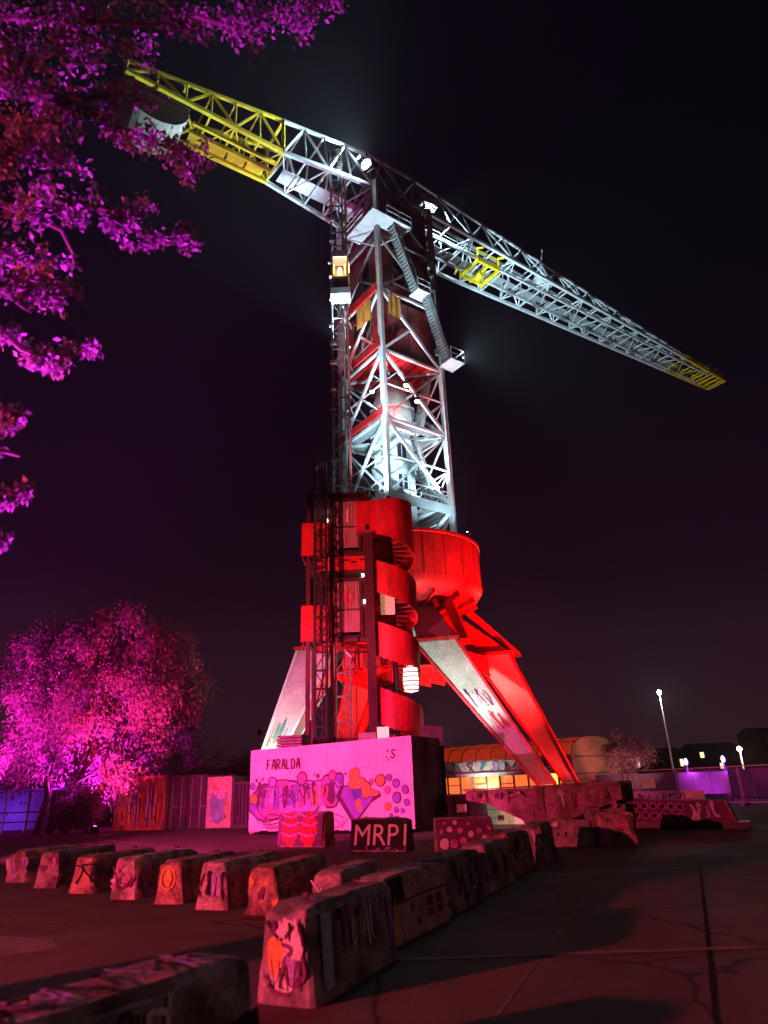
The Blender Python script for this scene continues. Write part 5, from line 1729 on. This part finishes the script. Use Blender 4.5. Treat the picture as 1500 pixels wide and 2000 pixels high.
for k in range(3):
    a, c = vh + u * (Lf * (k + 0.01) / 3), vh + u * (Lf * (k + 0.99) / 3)
    beam('canvas', up(a.lerp(c, 0.5), 0.35), up(a.lerp(c, 0.5), 1.85), (c - a).length, cv, vb, 0.04, math.atan2(u.y, u.x) + R(90))
for k in range(4):
    a = vh + u * (Lf * k / 3) - n_ * 0.08
    beam('post', up(a, 0), up(a, 2.1), 0.08, DARK, vb)


def lamp_post(label, x, y, h, lens, color, power, head=0.22, tiltx=0.0, m_=FENCE, arm=0.0):
    t = thing('street_lamp', label, 'street lamp', (x, y, 0), 'lamp posts')
    MB().tube([(x, y, 0), (x, y, h * 0.4), (x, y, h)], [0.11, 0.09, 0.06], m_, 8).build('pole', t)
    if arm:
        beam('arm', (x, y, h - 0.05), (x + arm, y - 0.2, h + 0.1), 0.07, m_, t)
    if lens:
        MB().lathe((x + arm, y - (0.2 if arm else 0), h + 0.02), [(0, 0), (head * 0.8, 0.08), (head, 0.25), (head * 0.6, 0.42), (0, 0.48)], lens, 14).build('lamp_head', t, smooth=True)
        bulb(t, (x + arm, y - 0.5, h - 0.3), color, power, 0.2)
    else:
        MB().lathe((x, y, h), [(0, 0), (head * 0.7, 0.1), (head, 0.3), (0, 0.55)], DARK, 12).build('lamp_head', t, smooth=True)
    MB().box((x, y, 0.1), (0.35, 0.35, 0.2), CONC).build('base', t)
    return t


lamp_post('tall street lamp with bright white head right of the hall', 28.2, 74.2, 9.6, LED, (0.9, 0.95, 1.0), 1300, 0.2)
lamp_post('warm glaring street lamp at the right edge by far houses', 35.2, 74.0, 3.7, WARM, (1.0, 0.75, 0.4), 900, 0.24)
lamp_post('violet lamp above the left end of the glowing canvas', 21.8, 54.6, 2.35, LEDP, (0.55, 0.05, 1.0), 45, 0.12)
lamp_post('violet lamp above the right end of the glowing canvas', 24.0, 53.3, 2.4, LEDP, (0.55, 0.05, 1.0), 45, 0.13)
lamp_post('thin unlit mast standing behind the arched hall', 14.6, 74.0, 9.4, None, None, 0, 0.16)
lamp_post('unlit globe lamp post left of the crane leg', -10.8, 58.0, 5.9, None, None, 0, 0.22)
lamp_post('pale bare post beside the dark container', -14.0, 45.0, 4.4, None, None, 0, 0.07, m_=CONC)
flood('canvas_floodlight', 'small violet floodlight on the ground before the glowing canvas', (22.0, 52.2, 0.35), (22.6, 54.3, 1.1), (0.75, 0.02, 1.0), 70, 120, LEDP, size=0.25)

# ---- far houses on the right and low sheds on the left
HOUSE = mat('far_brick', (0.03, 0.022, 0.02), (0.02, 0.015, 0.014), 0.9, 0, 0.4)
ROOF = mat('far_roof', (0.015, 0.012, 0.012), rough=0.9)
WLIT = mat('lit_window', (0.3, 0.25, 0.2), emis=(1.0, 0.74, 0.42), estr=1.8)
WDK = mat('unlit_window', (0.02, 0.02, 0.025), rough=0.2)


def house(label, x, y, wdt, h, rows, cols, lit, seed, roof=2.5):
    t = thing('far_house', label, 'house', (x, y, 0), 'far houses')
    MB().box((x, y, h / 2), (wdt, 9, h), HOUSE).build('wall', t)
    r = MB()
    r.extrude([V((x - wdt / 2 - 0.3, y - 4.8, h)), V((x - wdt / 2 - 0.3, y + 4.8, h)), V((x - wdt / 2 - 0.3, y, h + roof))], (wdt + 0.6, 0, 0), ROOF)
    r.build('roof', t)
    rr = random.Random(seed)
    for i_ in range(rows):
        for j in range(cols):
            wx = x - wdt / 2 + wdt * (j + 0.5) / cols
            wz = h * (i_ + 0.45) / rows
            MB().box((wx, y - 4.54, wz), (wdt / cols * 0.42, 0.1, h / rows * 0.48), WLIT if rr.random() < lit else WDK).build('window', t)


house('far brick house with warm windows at the right edge', 82, 150, 17, 9.0, 4, 10, 0.2, 4, 1.2)
house('far low house with a lit gable left of the warm street lamp', 66, 152, 9, 6.5, 3, 5, 0.25, 9, 1.2)
house('far dark terrace behind the violet canvas', 50, 150, 16, 5.5, 2, 11, 0.25, 3, 1.5)
house('far dark shed row behind the left leg of the crane', -26, 120, 26, 4.5, 2, 12, 0.12, 12, 1.2)
house('far dark warehouse left of the big tree', -62, 130, 40, 6, 2, 14, 0.06, 15, 2)
wb_ = thing('site_cabin', 'low warm lit cabin beside the fence at the far right', 'cabin', (31.0, 56.0, 0))
MB().box((31.5, 56, 1.0), (2.2, 2, 2.0), DKW).build('cabin_wall', wb_)
for k in range(4):
    MB().box((30.65 + 0.55 * k, 54.98, 1.15), (0.4, 0.06, 1.0), WARM if k == 9 else mat('cabin_glow', (0.5, 0.3, 0.1), emis=(1, 0.5, 0.12), estr=1.2)).build('window', wb_)

# ---- violet-lit booth behind the tree, far left
bcv = mat('booth_blue_lit', (0.22, 0.24, 0.62), (0.14, 0.15, 0.45), 0.6, 0, 1.2)  # blue lamplight put into the panel colour
bo = thing('event_booth', 'booth lit violet, its light tinted blue into the panels, under the left side of the big tree', 'booth', (-23.5, 44, 0))
for k in range(5):
    MB().box((-26.6 + 1.32 * k, 44.2, 1.15), (1.28, 0.08, 2.1), bcv).build('booth_panel', bo)
MB().box((-24, 45.2, 2.3), (7.0, 2.4, 0.12), bcv).build('booth_roof', bo)
for k in range(6):
    beam('booth_post', (-27.3 + 1.33 * k, 44.05, 0), (-27.3 + 1.33 * k, 44.05, 2.4), 0.09, GREYD, bo)
for z in (0.6, 1.1):
    beam('barrier_rail', (-26, 42.6, z), (-19.6, 41.4, z), 0.06, DARK, bo)
dkb = thing('dark_crate', 'dark square crate at the far left before the booth', 'crate', (-22.6, 38.2, 0))
MB().box((-22.6, 38.2, 0.65), (1.8, 1.4, 1.3), DARK).build('crate_body', dkb)
for k in range(4):
    beam('batten', (-23.4 + 0.53 * k, 37.47, 0.02), (-23.4 + 0.53 * k, 37.47, 1.28), 0.1, DARK, dkb, 0.04)


# ================================================================== TREES
def leaf_mesh(name, P, size, m_, parent, droop=0.3, seed=1, aspect=0.45):
    """many separate leaf blades (folded quads) as one crown mesh"""
    r = np.random.default_rng(seed)
    n = len(P)
    P = np.asarray(P, float)
    d = r.normal(size=(n, 3))
    d[:, 2] -= droop * 2
    d /= np.linalg.norm(d, axis=1)[:, None]
    q = r.normal(size=(n, 3))
    s = np.cross(d, q)
    s /= np.linalg.norm(s, axis=1)[:, None] + 1e-9
    L = size * r.uniform(0.6, 1.3, n)[:, None]
    a = P
    b_ = P + d * L * 0.5 + s * L * aspect * 0.5
    c = P + d * L
    e = P + d * L * 0.5 - s * L * aspect * 0.5
    co = np.stack([a, b_, c, e], 1).reshape(-1, 3).astype(np.float32)
    me = bpy.data.meshes.new(name)
    me.vertices.add(4 * n)
    me.vertices.foreach_set('co', co.ravel())
    me.loops.add(4 * n)
    me.loops.foreach_set('vertex_index', np.arange(4 * n, dtype=np.int32))
    me.polygons.add(n)
    me.polygons.foreach_set('loop_start', np.arange(0, 4 * n, 4, dtype=np.int32))
    me.materials.append(m_)
    me.update(calc_edges=True)
    o = bpy.data.objects.new(name, me)
    return link(o, parent)


def limb_path(a, b_, sag, n=6, jit=0.15, r=random):
    a, b_ = V(a), V(b_)
    out = []
    for k in range(n + 1):
        t = k / n
        p = a.lerp(b_, t)
        p.z += sag * math.sin(math.pi * t)
        if 0 < k < n:
            p += V((r.uniform(-jit, jit), r.uniform(-jit, jit), r.uniform(-jit, jit)))
        out.append(p)
    return out


def big_tree(name, label, base, crown, axes, nclump, nleaf, size, m_, seed, stems, droop=0.5, hang=1.2, tz0=0.25):
    t = thing(name, label, 'tree', base)
    r = random.Random(seed)
    rn = np.random.default_rng(seed)
    tr_ = MB()
    tips = []
    for (dx, dy, rad) in stems:
        p0 = V(base) + V((dx * 0.25, dy * 0.25, 0))
        p1 = V((crown[0] + dx, crown[1] + dy, crown[2] - axes[2] * 0.35))
        path = limb_path(p0, p1, 0.2, 6, 0.12, r)
        tr_.tube(path, [rad * (1 - 0.6 * k / 6) for k in range(7)], BARK, 8)
        tips.append(path)
    tr_.build('trunk', t, smooth=True)
    cl = []
    while len(cl) < nclump:
        v = rn.normal(size=3)
        v /= np.linalg.norm(v)
        rad = rn.uniform(0.35, 1.0) ** 0.6
        if v[2] < -0.75 or (name == 'willow_tree' and v[2] < 0.05 and v[1] < 0.2 and rn.random() < 0.5):
            continue
        k = 1 + 0.16 * math.sin(3 * math.atan2(v[1], v[0]) + seed) + 0.1 * math.sin(5 * v[2] + seed)
        cl.append(np.array(crown) + v * rad * np.array(axes) * k)
    lm = MB()
    for c in cl[::4]:
        path = r.choice(tips)
        s0 = path[r.randint(3, 6)]
        pp = limb_path(s0, V(c), 0.5, 4, 0.2, r)
        lm.tube(pp, [0.07, 0.055, 0.04, 0.03, 0.018], BARK, 5)
    lm.build('limbs', t, smooth=True)
    per = nleaf // nclump
    P = []
    for c in cl:
        sc = rn.uniform(0.35, 0.95)
        k = int(per * sc * 1.5)
        q = rn.normal(size=(k, 3)) * np.array([0.5, 0.5, 0.45]) * sc
        q[:, 2] -= np.abs(rn.normal(size=k)) * hang * sc * 0.6
        P.append(c + q)
    leaf_mesh('crown', np.concatenate(P), size, m_, t, droop, seed)
    return t


big_tree('willow_tree', 'large willow-like tree lit magenta on the left', (-18.9, 40.6, 0), (-17.3, 42.0, 6.7), (6.3, 4.6, 5.6), 270, 120000, 0.22, LEAF, 5, ((-2.4, 0, 0.2), (0.3, -0.5, 0.24), (2.6, 0.6, 0.2), (-0.8, 1.4, 0.16), (3.6, -0.4, 0.14)), 0.8, 1.6)
big_tree('bush', 'dark bush in front of the willow trunk beside the red container', (-16.6, 39.2, 0), (-16.8, 39.4, 1.5), (1.5, 0.8, 1.0), 22, 4200, 0.17, LEAF, 9, ((-0.4, 0, 0.05), (0.5, 0.1, 0.05)), 0.2, 0.3)
big_tree('small_tree', 'small pink-lit tree right of the arched hall', (18.6, 58.5, 0), (18.6, 58.5, 3.4), (1.9, 1.5, 1.5), 50, 9000, 0.16, LEAF2, 15, ((0, 0, 0.12), (0.5, 0.2, 0.07)), 0.2, 0.4)
big_tree('small_tree', 'small dull red tree behind the left crane leg', (-10.2, 52.0, 0), (-10.2, 52.0, 3.4), (1.9, 1.5, 1.4), 44, 7000, 0.16, LEAF2, 17, ((0, 0, 0.12), (-0.4, 0.2, 0.07)), 0.2, 0.4)
# yellow-lit shrub glowing behind the containers
big_tree('shrub', 'yellow-lit shrub hanging behind the dark container', (-12.6, 45.6, 0), (-12.4, 45.6, 2.9), (1.7, 1.2, 1.6), 34, 7000, 0.16, LEAF2, 21, ((0, 0, 0.1), (0.5, 0, 0.06)), 0.6, 0.8)

# ---- the tree whose branches hang in from the upper left
nt_ = thing('overhanging_tree', 'near tree hanging magenta-lit leafy branches over the upper left', 'tree', (-7.6, 4.4, 0))
BRN = [
   [(-5.54, 4.93, 9.82), (-4.62, 5.17, 10.24), (-3.7, 5.44, 10.52), (-2.72, 5.78, 10.9), (-1.93, 5.98, 11.21), (-1.05, 6.03, 11.55), (-0.22, 6.08, 11.81)] ,
   [(-3.7, 5.44, 10.52), (-3.2, 5.65, 10.33), (-2.89, 5.69, 10.29)] ,
   [(-2.16, 5.66, 10.88), (-1.61, 5.86, 10.87), (-1.4, 5.98, 10.83)] ,
   [(-4.98, 4.95, 8.82), (-4.08, 5.16, 9.23), (-3.57, 5.54, 9.22), (-3.09, 6.0, 9.35), (-2.66, 6.38, 9.48), (-2.22, 6.7, 9.61)] ,
   [(-3.57, 5.54, 9.22), (-3.22, 5.77, 9.6), (-2.81, 6.02, 9.96)] ,
   [(-4.08, 5.16, 9.23), (-3.75, 5.37, 9.78), (-3.32, 5.55, 10.1)] ,
   [(-4.66, 4.86, 7.67), (-3.94, 5.24, 8.15), (-3.66, 5.51, 8.38), (-3.39, 5.8, 8.42)] ,
   [(-3.95, 5.15, 8.5), (-3.69, 5.27, 8.56), (-3.38, 5.42, 8.73)] ,
   [(-4.78, 5.16, 7.32), (-4.05, 5.43, 7.63), (-3.81, 5.78, 7.76), (-3.51, 6.02, 8.15), (-3.13, 6.25, 8.28), (-2.81, 6.52, 8.46)] ,
   [(-3.3, 6.2, 8.24), (-2.93, 6.56, 8.22), (-2.62, 6.77, 8.28), (-2.32, 6.94, 8.51)] ,
   [(-4.18, 5.03, 7.29), (-3.79, 5.21, 7.39), (-3.57, 5.43, 7.33)] ,
   [(-3.81, 5.78, 7.76), (-3.59, 6.04, 7.79), (-3.52, 6.26, 7.61), (-3.55, 6.33, 7.52)] ,
   [(-4.47, 5.24, 6.85), (-3.89, 5.52, 7.02), (-3.74, 5.65, 6.99), (-3.54, 5.84, 7.08)] ,
   [(-4.34, 5.21, 6.31), (-3.77, 5.47, 6.5), (-3.57, 5.64, 6.64), (-3.4, 5.75, 6.62), (-3.27, 5.91, 6.7)] ,
   [(-3.77, 5.47, 6.5), (-3.64, 5.64, 6.41), (-3.56, 5.72, 6.37)] ,
   [(-4.27, 5.19, 6.05), (-3.74, 5.56, 6.07), (-3.61, 5.74, 5.95), (-3.42, 5.99, 5.96), (-3.18, 6.03, 6.07), (-3.04, 6.06, 6.31)] ,
   [(-4.07, 5.38, 5.21), (-3.73, 5.66, 5.14), (-3.59, 5.76, 5.13), (-3.44, 5.77, 5.25)] ,
   [(-4.0, 5.43, 4.75), (-3.66, 5.64, 4.79), (-3.56, 5.72, 4.77), (-3.45, 5.79, 4.75)] ,
   [(-3.92, 5.45, 4.3), (-3.63, 5.66, 4.28), (-3.49, 5.75, 4.27), (-3.36, 5.8, 4.33)] ,
   [(-3.77, 5.49, 3.87), (-3.54, 5.64, 3.87), (-3.42, 5.71, 3.87)] ,
]
THK = [0.44, 0.3, 0.3, 0.24, 0.16, 0.42, 0.26, 0.32, 0.24, 0.16, 0.34, 0.11, 0.22, 0.17, 0.16, 0.15, 0.12, 0.10, 0.09, 0.07]
trunk_pts = [(-7.6, 4.4, 0), (-7.5, 4.45, 2.5), (-7.3, 4.5, 5), (-7.0, 4.6, 7.5), (-6.7, 4.7, 10), (-6.3, 4.8, 13)]
MB().tube(trunk_pts, [0.34, 0.28, 0.24, 0.2, 0.15, 0.08], BARK, 10).build('trunk', nt_, smooth=True)
P = []
lm = MB()
rn = np.random.default_rng(3)
for bi, br_ in enumerate(BRN):
    pts = [V(p) for p in br_]
    if pts[0].x < -3.9 and bi not in (5, 7):
        z = max(1.5, pts[0].z - 1.0)
        root = V((np.interp(z, [q[2] for q in trunk_pts], [q[0] for q in trunk_pts]), 4.5, z))
        full = [root, root.lerp(pts[0], 0.5) + V((0, 0, 0.25))] + pts
    else:
        full = pts
    lm.tube(full, [0.05 * (1 - 0.8 * k / (len(full) - 1)) * (1.3 if len(full) > len(pts) else 0.7) for k in range(len(full))], BARK, 6)
    for a, c in zip(pts[:-1], pts[1:]):
        L = (c - a).length
        k = max(2, int(L / 0.10))
        for j in range(k):
            ctr = np.array(a.lerp(c, (j + rn.random()) / k))
            th = THK[bi]
            for _ in range(3 if math.sin(j * 0.9 + bi * 2.1) + rn.random() * 1.2 > 0.5 else 0):
                cc = ctr + rn.normal(size=3) * th * 0.46
                n_l = int(rn.integers(20, 55))
                P.append(cc + rn.normal(size=(n_l, 3)) * np.array([0.085, 0.085, 0.10]) * (0.25 + 1.5 * th))
lm.build('branches', nt_, smooth=True)
# the unseen rest of the crown above the trunk
for k in range(120):
    c = np.array([-9.2, 2.6, 11.5]) + rn.normal(size=3) * np.array([0.9, 1.2, 1.6])
    P.append(c + rn.normal(size=(25, 3)) * 0.3)
leaf_mesh('crown', np.concatenate(P), 0.08, LEAF, nt_, 0.3, 4, 0.55)
# ================================================================== FLOODLIGHTS
WHT = (0.58, 0.86, 1.0)
PINK = (1.0, 0.045, 0.30)
# added white floods to light both jib arms, then the ring rim lamp
flood('crane_floodlight', 'added white floodlight on the stair landing to light the long jib', fp(1.17, 1.3, 31.0), (24, 56, 46), WHT, 46000, 84, LED, size=0.35, group='floodlights on the crane')
flood('crane_floodlight', 'added white floodlight left of the suite to light the yellow counter jib', up(TL.lerp(TN, 0.55) + V((-0.9, -1.2, 0)), 30.9), (-11.5, 35.2, 46), WHT, 24000, 70, LED, size=0.35, group='floodlights on the crane')
flood('crane_floodlight', 'small white lamp on the near right rim of the red ring', up(A + V((4.45, -2.75, 0)), 16.6), (3.2, 42.4, 22), WHT, 900, 90, LED, size=0.35, group='floodlights on the crane')
# lamps hung under the suite floor, shining down into the lattice
for i_, (x, y, z) in enumerate(((-0.5, 41.58, 27.6), (1.9, 41.38, 27.9), (2.66, 41.96, 26.9))):
    flood('crane_floodlight', ('leftmost white lamp hung in the lattice below the red suite', 'upper right white lamp hung in the lattice below the red suite', 'lowest white lamp hung in the lattice below the red suite')[i_], (x, y, z), (x * 0.6 + 0.5, 42.6, 14), WHT, 2400, 72, LED, size=0.45, blend=0.35, group='floodlights on the crane')
flood('crane_floodlight', 'glaring white floodlight at the head of the crane tower', (-0.35, 39.4, 46.9), (-6, 33, 45), WHT, 11000, 125, LED, size=1.05, group='floodlights on the crane')
flood('crane_floodlight', 'second smaller white lamp above the glaring head floodlight', (-0.9, 40.2, 48.6), (-8, 34, 51), WHT, 4000, 110, LED, size=0.45, group='floodlights on the crane')
flood('crane_floodlight', 'small white lamp in the root of the long jib', (4.4, 43.6, 46.6), (20, 54, 47.5), WHT, 8000, 120, LED, size=0.35, group='floodlights on the crane')
flood('crane_floodlight', 'small white lamp on the lower gallery railing', (3.9, 42.4, 20.3), (1.2, 44.0, 24), WHT, 1600, 150, LED, size=0.3, group='floodlights on the crane')
flood('crane_floodlight', 'added white floodlight on the lift tower roof aimed up at the lattice', (-1.6, 37.4, 17.75), (1.6, 42.2, 25.5), WHT, 9000, 62, LED, size=0.35, group='floodlights on the crane')  # added to brighten the lattice from in front
flood('crane_floodlight', 'white floodlight on the far rim of the ring aimed up the lattice', up(A + V((4.6, 1.6, 0)), 16.6), (2.2, 43.6, 27), WHT, 3500, 70, LED, size=0.3, group='floodlights on the crane')
flood('crane_floodlight', 'added white floodlight on the lift tower roof aimed at the suites', (-0.6, 37.0, 17.9), (1.4, 42.0, 44.5), WHT, 36000, 34, LED, size=0.3, group='floodlights on the crane')  # added to brighten the upper tower
# red lamps around the foot of the crane
flood('red_floodlight', 'red floodlight at the foot of the front right crane leg', (7.2, 35.9, 0.4), (6.7, 38.2, 3.0), (1, 0.012, 0.015), 160, 110, LEDR, size=0.3, group='red floodlights under the crane')
flood('red_floodlight', 'red floodlight beyond the ramp aimed up at the ring', (13.0, 38.5, 0.5), (5.2, 42.2, 13.2), (1, 0.012, 0.015), 30000, 40, LEDR, group='red floodlights under the crane')
flood('red_floodlight', 'red floodlight between the two right crane legs', (9.6, 42.0, 0.5), (5.6, 43.0, 9.5), (1, 0.012, 0.015), 6000, 90, LEDR, group='red floodlights under the crane')
flood('red_floodlight', 'red floodlight in the middle under the crane portal', (0.9, 43.2, 0.5), (1.2, 44.5, 10), (1, 0.012, 0.015), 9000, 140, LEDR, group='red floodlights under the crane')
flood('red_floodlight', 'red floodlight behind the right crane legs', (14.6, 45.5, 0.5), (8.5, 46.2, 6.5), (1, 0.012, 0.015), 7000, 70, LEDR, group='red floodlights under the crane')
flood('suite_floodlight', 'red floodlight on the lattice washing the underside of the suite', (1.0, 42.5, 25.4), (1.0, 42.4, 31), (1, 0.03, 0.015), 1500, 150, LEDR, size=0.3)
flood('suite_floodlight', 'red floodlight on the gallery left of the near tower post', (-2.2, 40.6, 30.9), (-1.2, 42.2, 34), (1, 0.05, 0.03), 260, 150, LEDR, size=0.25)
# white lamps for the leg fronts
flood('leg_floodlight', 'white floodlight behind the wall aimed at the right front leg', (2.2, 35.4, 3.2), (4.2, 38.6, 7.6), (0.85, 1.0, 0.9), 3200, 80, LED, pole=0, size=0.3)
flood('leg_floodlight', 'white floodlight behind the wall aimed at the left front leg', (-6.2, 37.6, 2.2), (-5.8, 40.2, 6.2), (0.85, 1.0, 0.9), 1300, 100, LED, pole=0, size=0.3)
# pink and magenta lamps off to the left
flood('pink_floodlight', 'pink floodlight on a pole far left of the wall', (-15.5, 17.5, 5.5), (-4.5, 32.0, 1.2), PINK, 36000, 60, LEDM, pole=0)
flood('pink_floodlight', 'second pink floodlight on the far left pole aimed at the lift tower', (-16.2, 18.5, 6.3), (-1.7, 36, 11.8), (1.0, 0.11, 0.14), 36000, 29, LEDM, pole=0)
flood('pink_floodlight', 'pink floodlight on a tall pole left of the camera', (-14.0, -1.0, 3.6), (-0.5, 12.5, 0), (1.0, 0.065, 0.13), 25000, 84, LEDM, pole=0)
flood('tree_floodlight', 'magenta floodlight on the ground left of the willow', (-24.5, 37.0, 0.4), (-18, 41.5, 8), (1.0, 0.015, 0.5), 42000, 84, LEDM, blend=1.0)
flood('tree_floodlight', 'violet floodlight on the ground under the willow before the booth', (-22.6, 42.0, 0.4), (-23.5, 44.2, 1.4), (0.6, 0.08, 1.0), 170, 140, LEDP, size=0.25, blend=1.0)
flood('tree_floodlight', 'pink floodlight on the ground right in front of the willow', (-14.2, 35.2, 0.4), (-15.5, 42, 9.5), (1.0, 0.02, 0.20), 26000, 70, LEDM, blend=1.0)
flood('tree_floodlight', 'magenta floodlight under the willow crown behind the trunks', (-18.6, 43.5, 0.5), (-17.5, 42.5, 6), (1.0, 0.015, 0.7), 30000, 150, LEDM, blend=1.0)
flood('branch_floodlight', 'magenta floodlight on the ground below the overhanging branches', (-6.3, 6.6, 0.4), (-3.6, 5.6, 8.2), (0.9, 0.02, 1.0), 20000, 70, LEDM)
flood('branch_floodlight', 'pink floodlight on the ground behind the overhanging branches', (-5.5, 1.0, 0.4), (-3.0, 5.8, 8.6), (1.0, 0.05, 0.2), 1500, 80, LEDM)
flood('shrub_floodlight', 'yellow floodlight behind the dark container', (-11.2, 43.4, 0.5), (-12.4, 45.6, 3), (1.0, 0.6, 0.1), 500, 110, WARM, size=0.25)
flood('panel_fill_light', 'added warm fill light behind the ramp aimed at the pale board', (4.2, 29.9, 0.4), (5.2, 32.0, 0.7), (1.0, 0.95, 0.6), 70, 120, WARM, size=0.2)  # added lamp standing in for the hall light on the board
lamp_post('added dim rose fill lamp on an unseen post, right of and behind the viewer', 13.0, -3.0, 5.5, glow('rose_lens', (1.0, 0.45, 0.4), 12), (1.0, 0.42, 0.40), 550, 0.2)  # added fill for the right-hand faces of the blocks
flood('tree_floodlight', 'rosy floodlight on the ground before the small tree by the hall', (17.6, 55.2, 0.3), (18.6, 58.5, 3.6), (1.0, 0.32, 0.42), 1400, 90, LEDM, size=0.25)
flood('hall_fill_light', 'added white fill light on the painted boards of the arched hall', h0 + V((3.0, -3.0, 0.35)) + V((0.6, -1.6, 0)), h0 + V((4.2, -4.0, 2.9)), (0.9, 1.0, 0.95), 900, 120, LED, size=0.25)  # added to brighten the graffiti boards
flood('side_floodlight', 'small red floodlight on the ground beside the right end of the wall', (3.3, 31.4, 0.3), (1.1, 31.0, 1.0), (1.0, 0.08, 0.08), 70, 120, LEDR, size=0.2)
flood('container_fill_light', 'added red-pink fill light on the ground before the red container', (-14.9, 36.0, 0.3), (-13.5, 39.9, 1.5), (1.0, 0.07, 0.13), 420, 80, LEDM, size=0.22, blend=0.9)  # added to give the container back its pink light
# ================================================================== NIGHT HAZE
hz = bpy.data.materials.new('night_haze')
hz.use_nodes = True
hz.node_tree.nodes.clear()
ho = hz.node_tree.nodes.new('ShaderNodeOutputMaterial')
pv = hz.node_tree.nodes.new('ShaderNodeVolumePrincipled')
pv.inputs['Color'].default_value = (0.85, 0.85, 0.88, 1)
pv.inputs['Density'].default_value = 0.00038
pv.inputs['Anisotropy'].default_value = 0.35
hz.node_tree.links.new(pv.outputs[0], ho.inputs['Volume'])
b = MB()
b.box((0, 500, 31), (1820, 1620, 64), hz)
tag(b.build('haze'), 'thin night haze hanging over the whole yard', 'haze', kind='stuff')
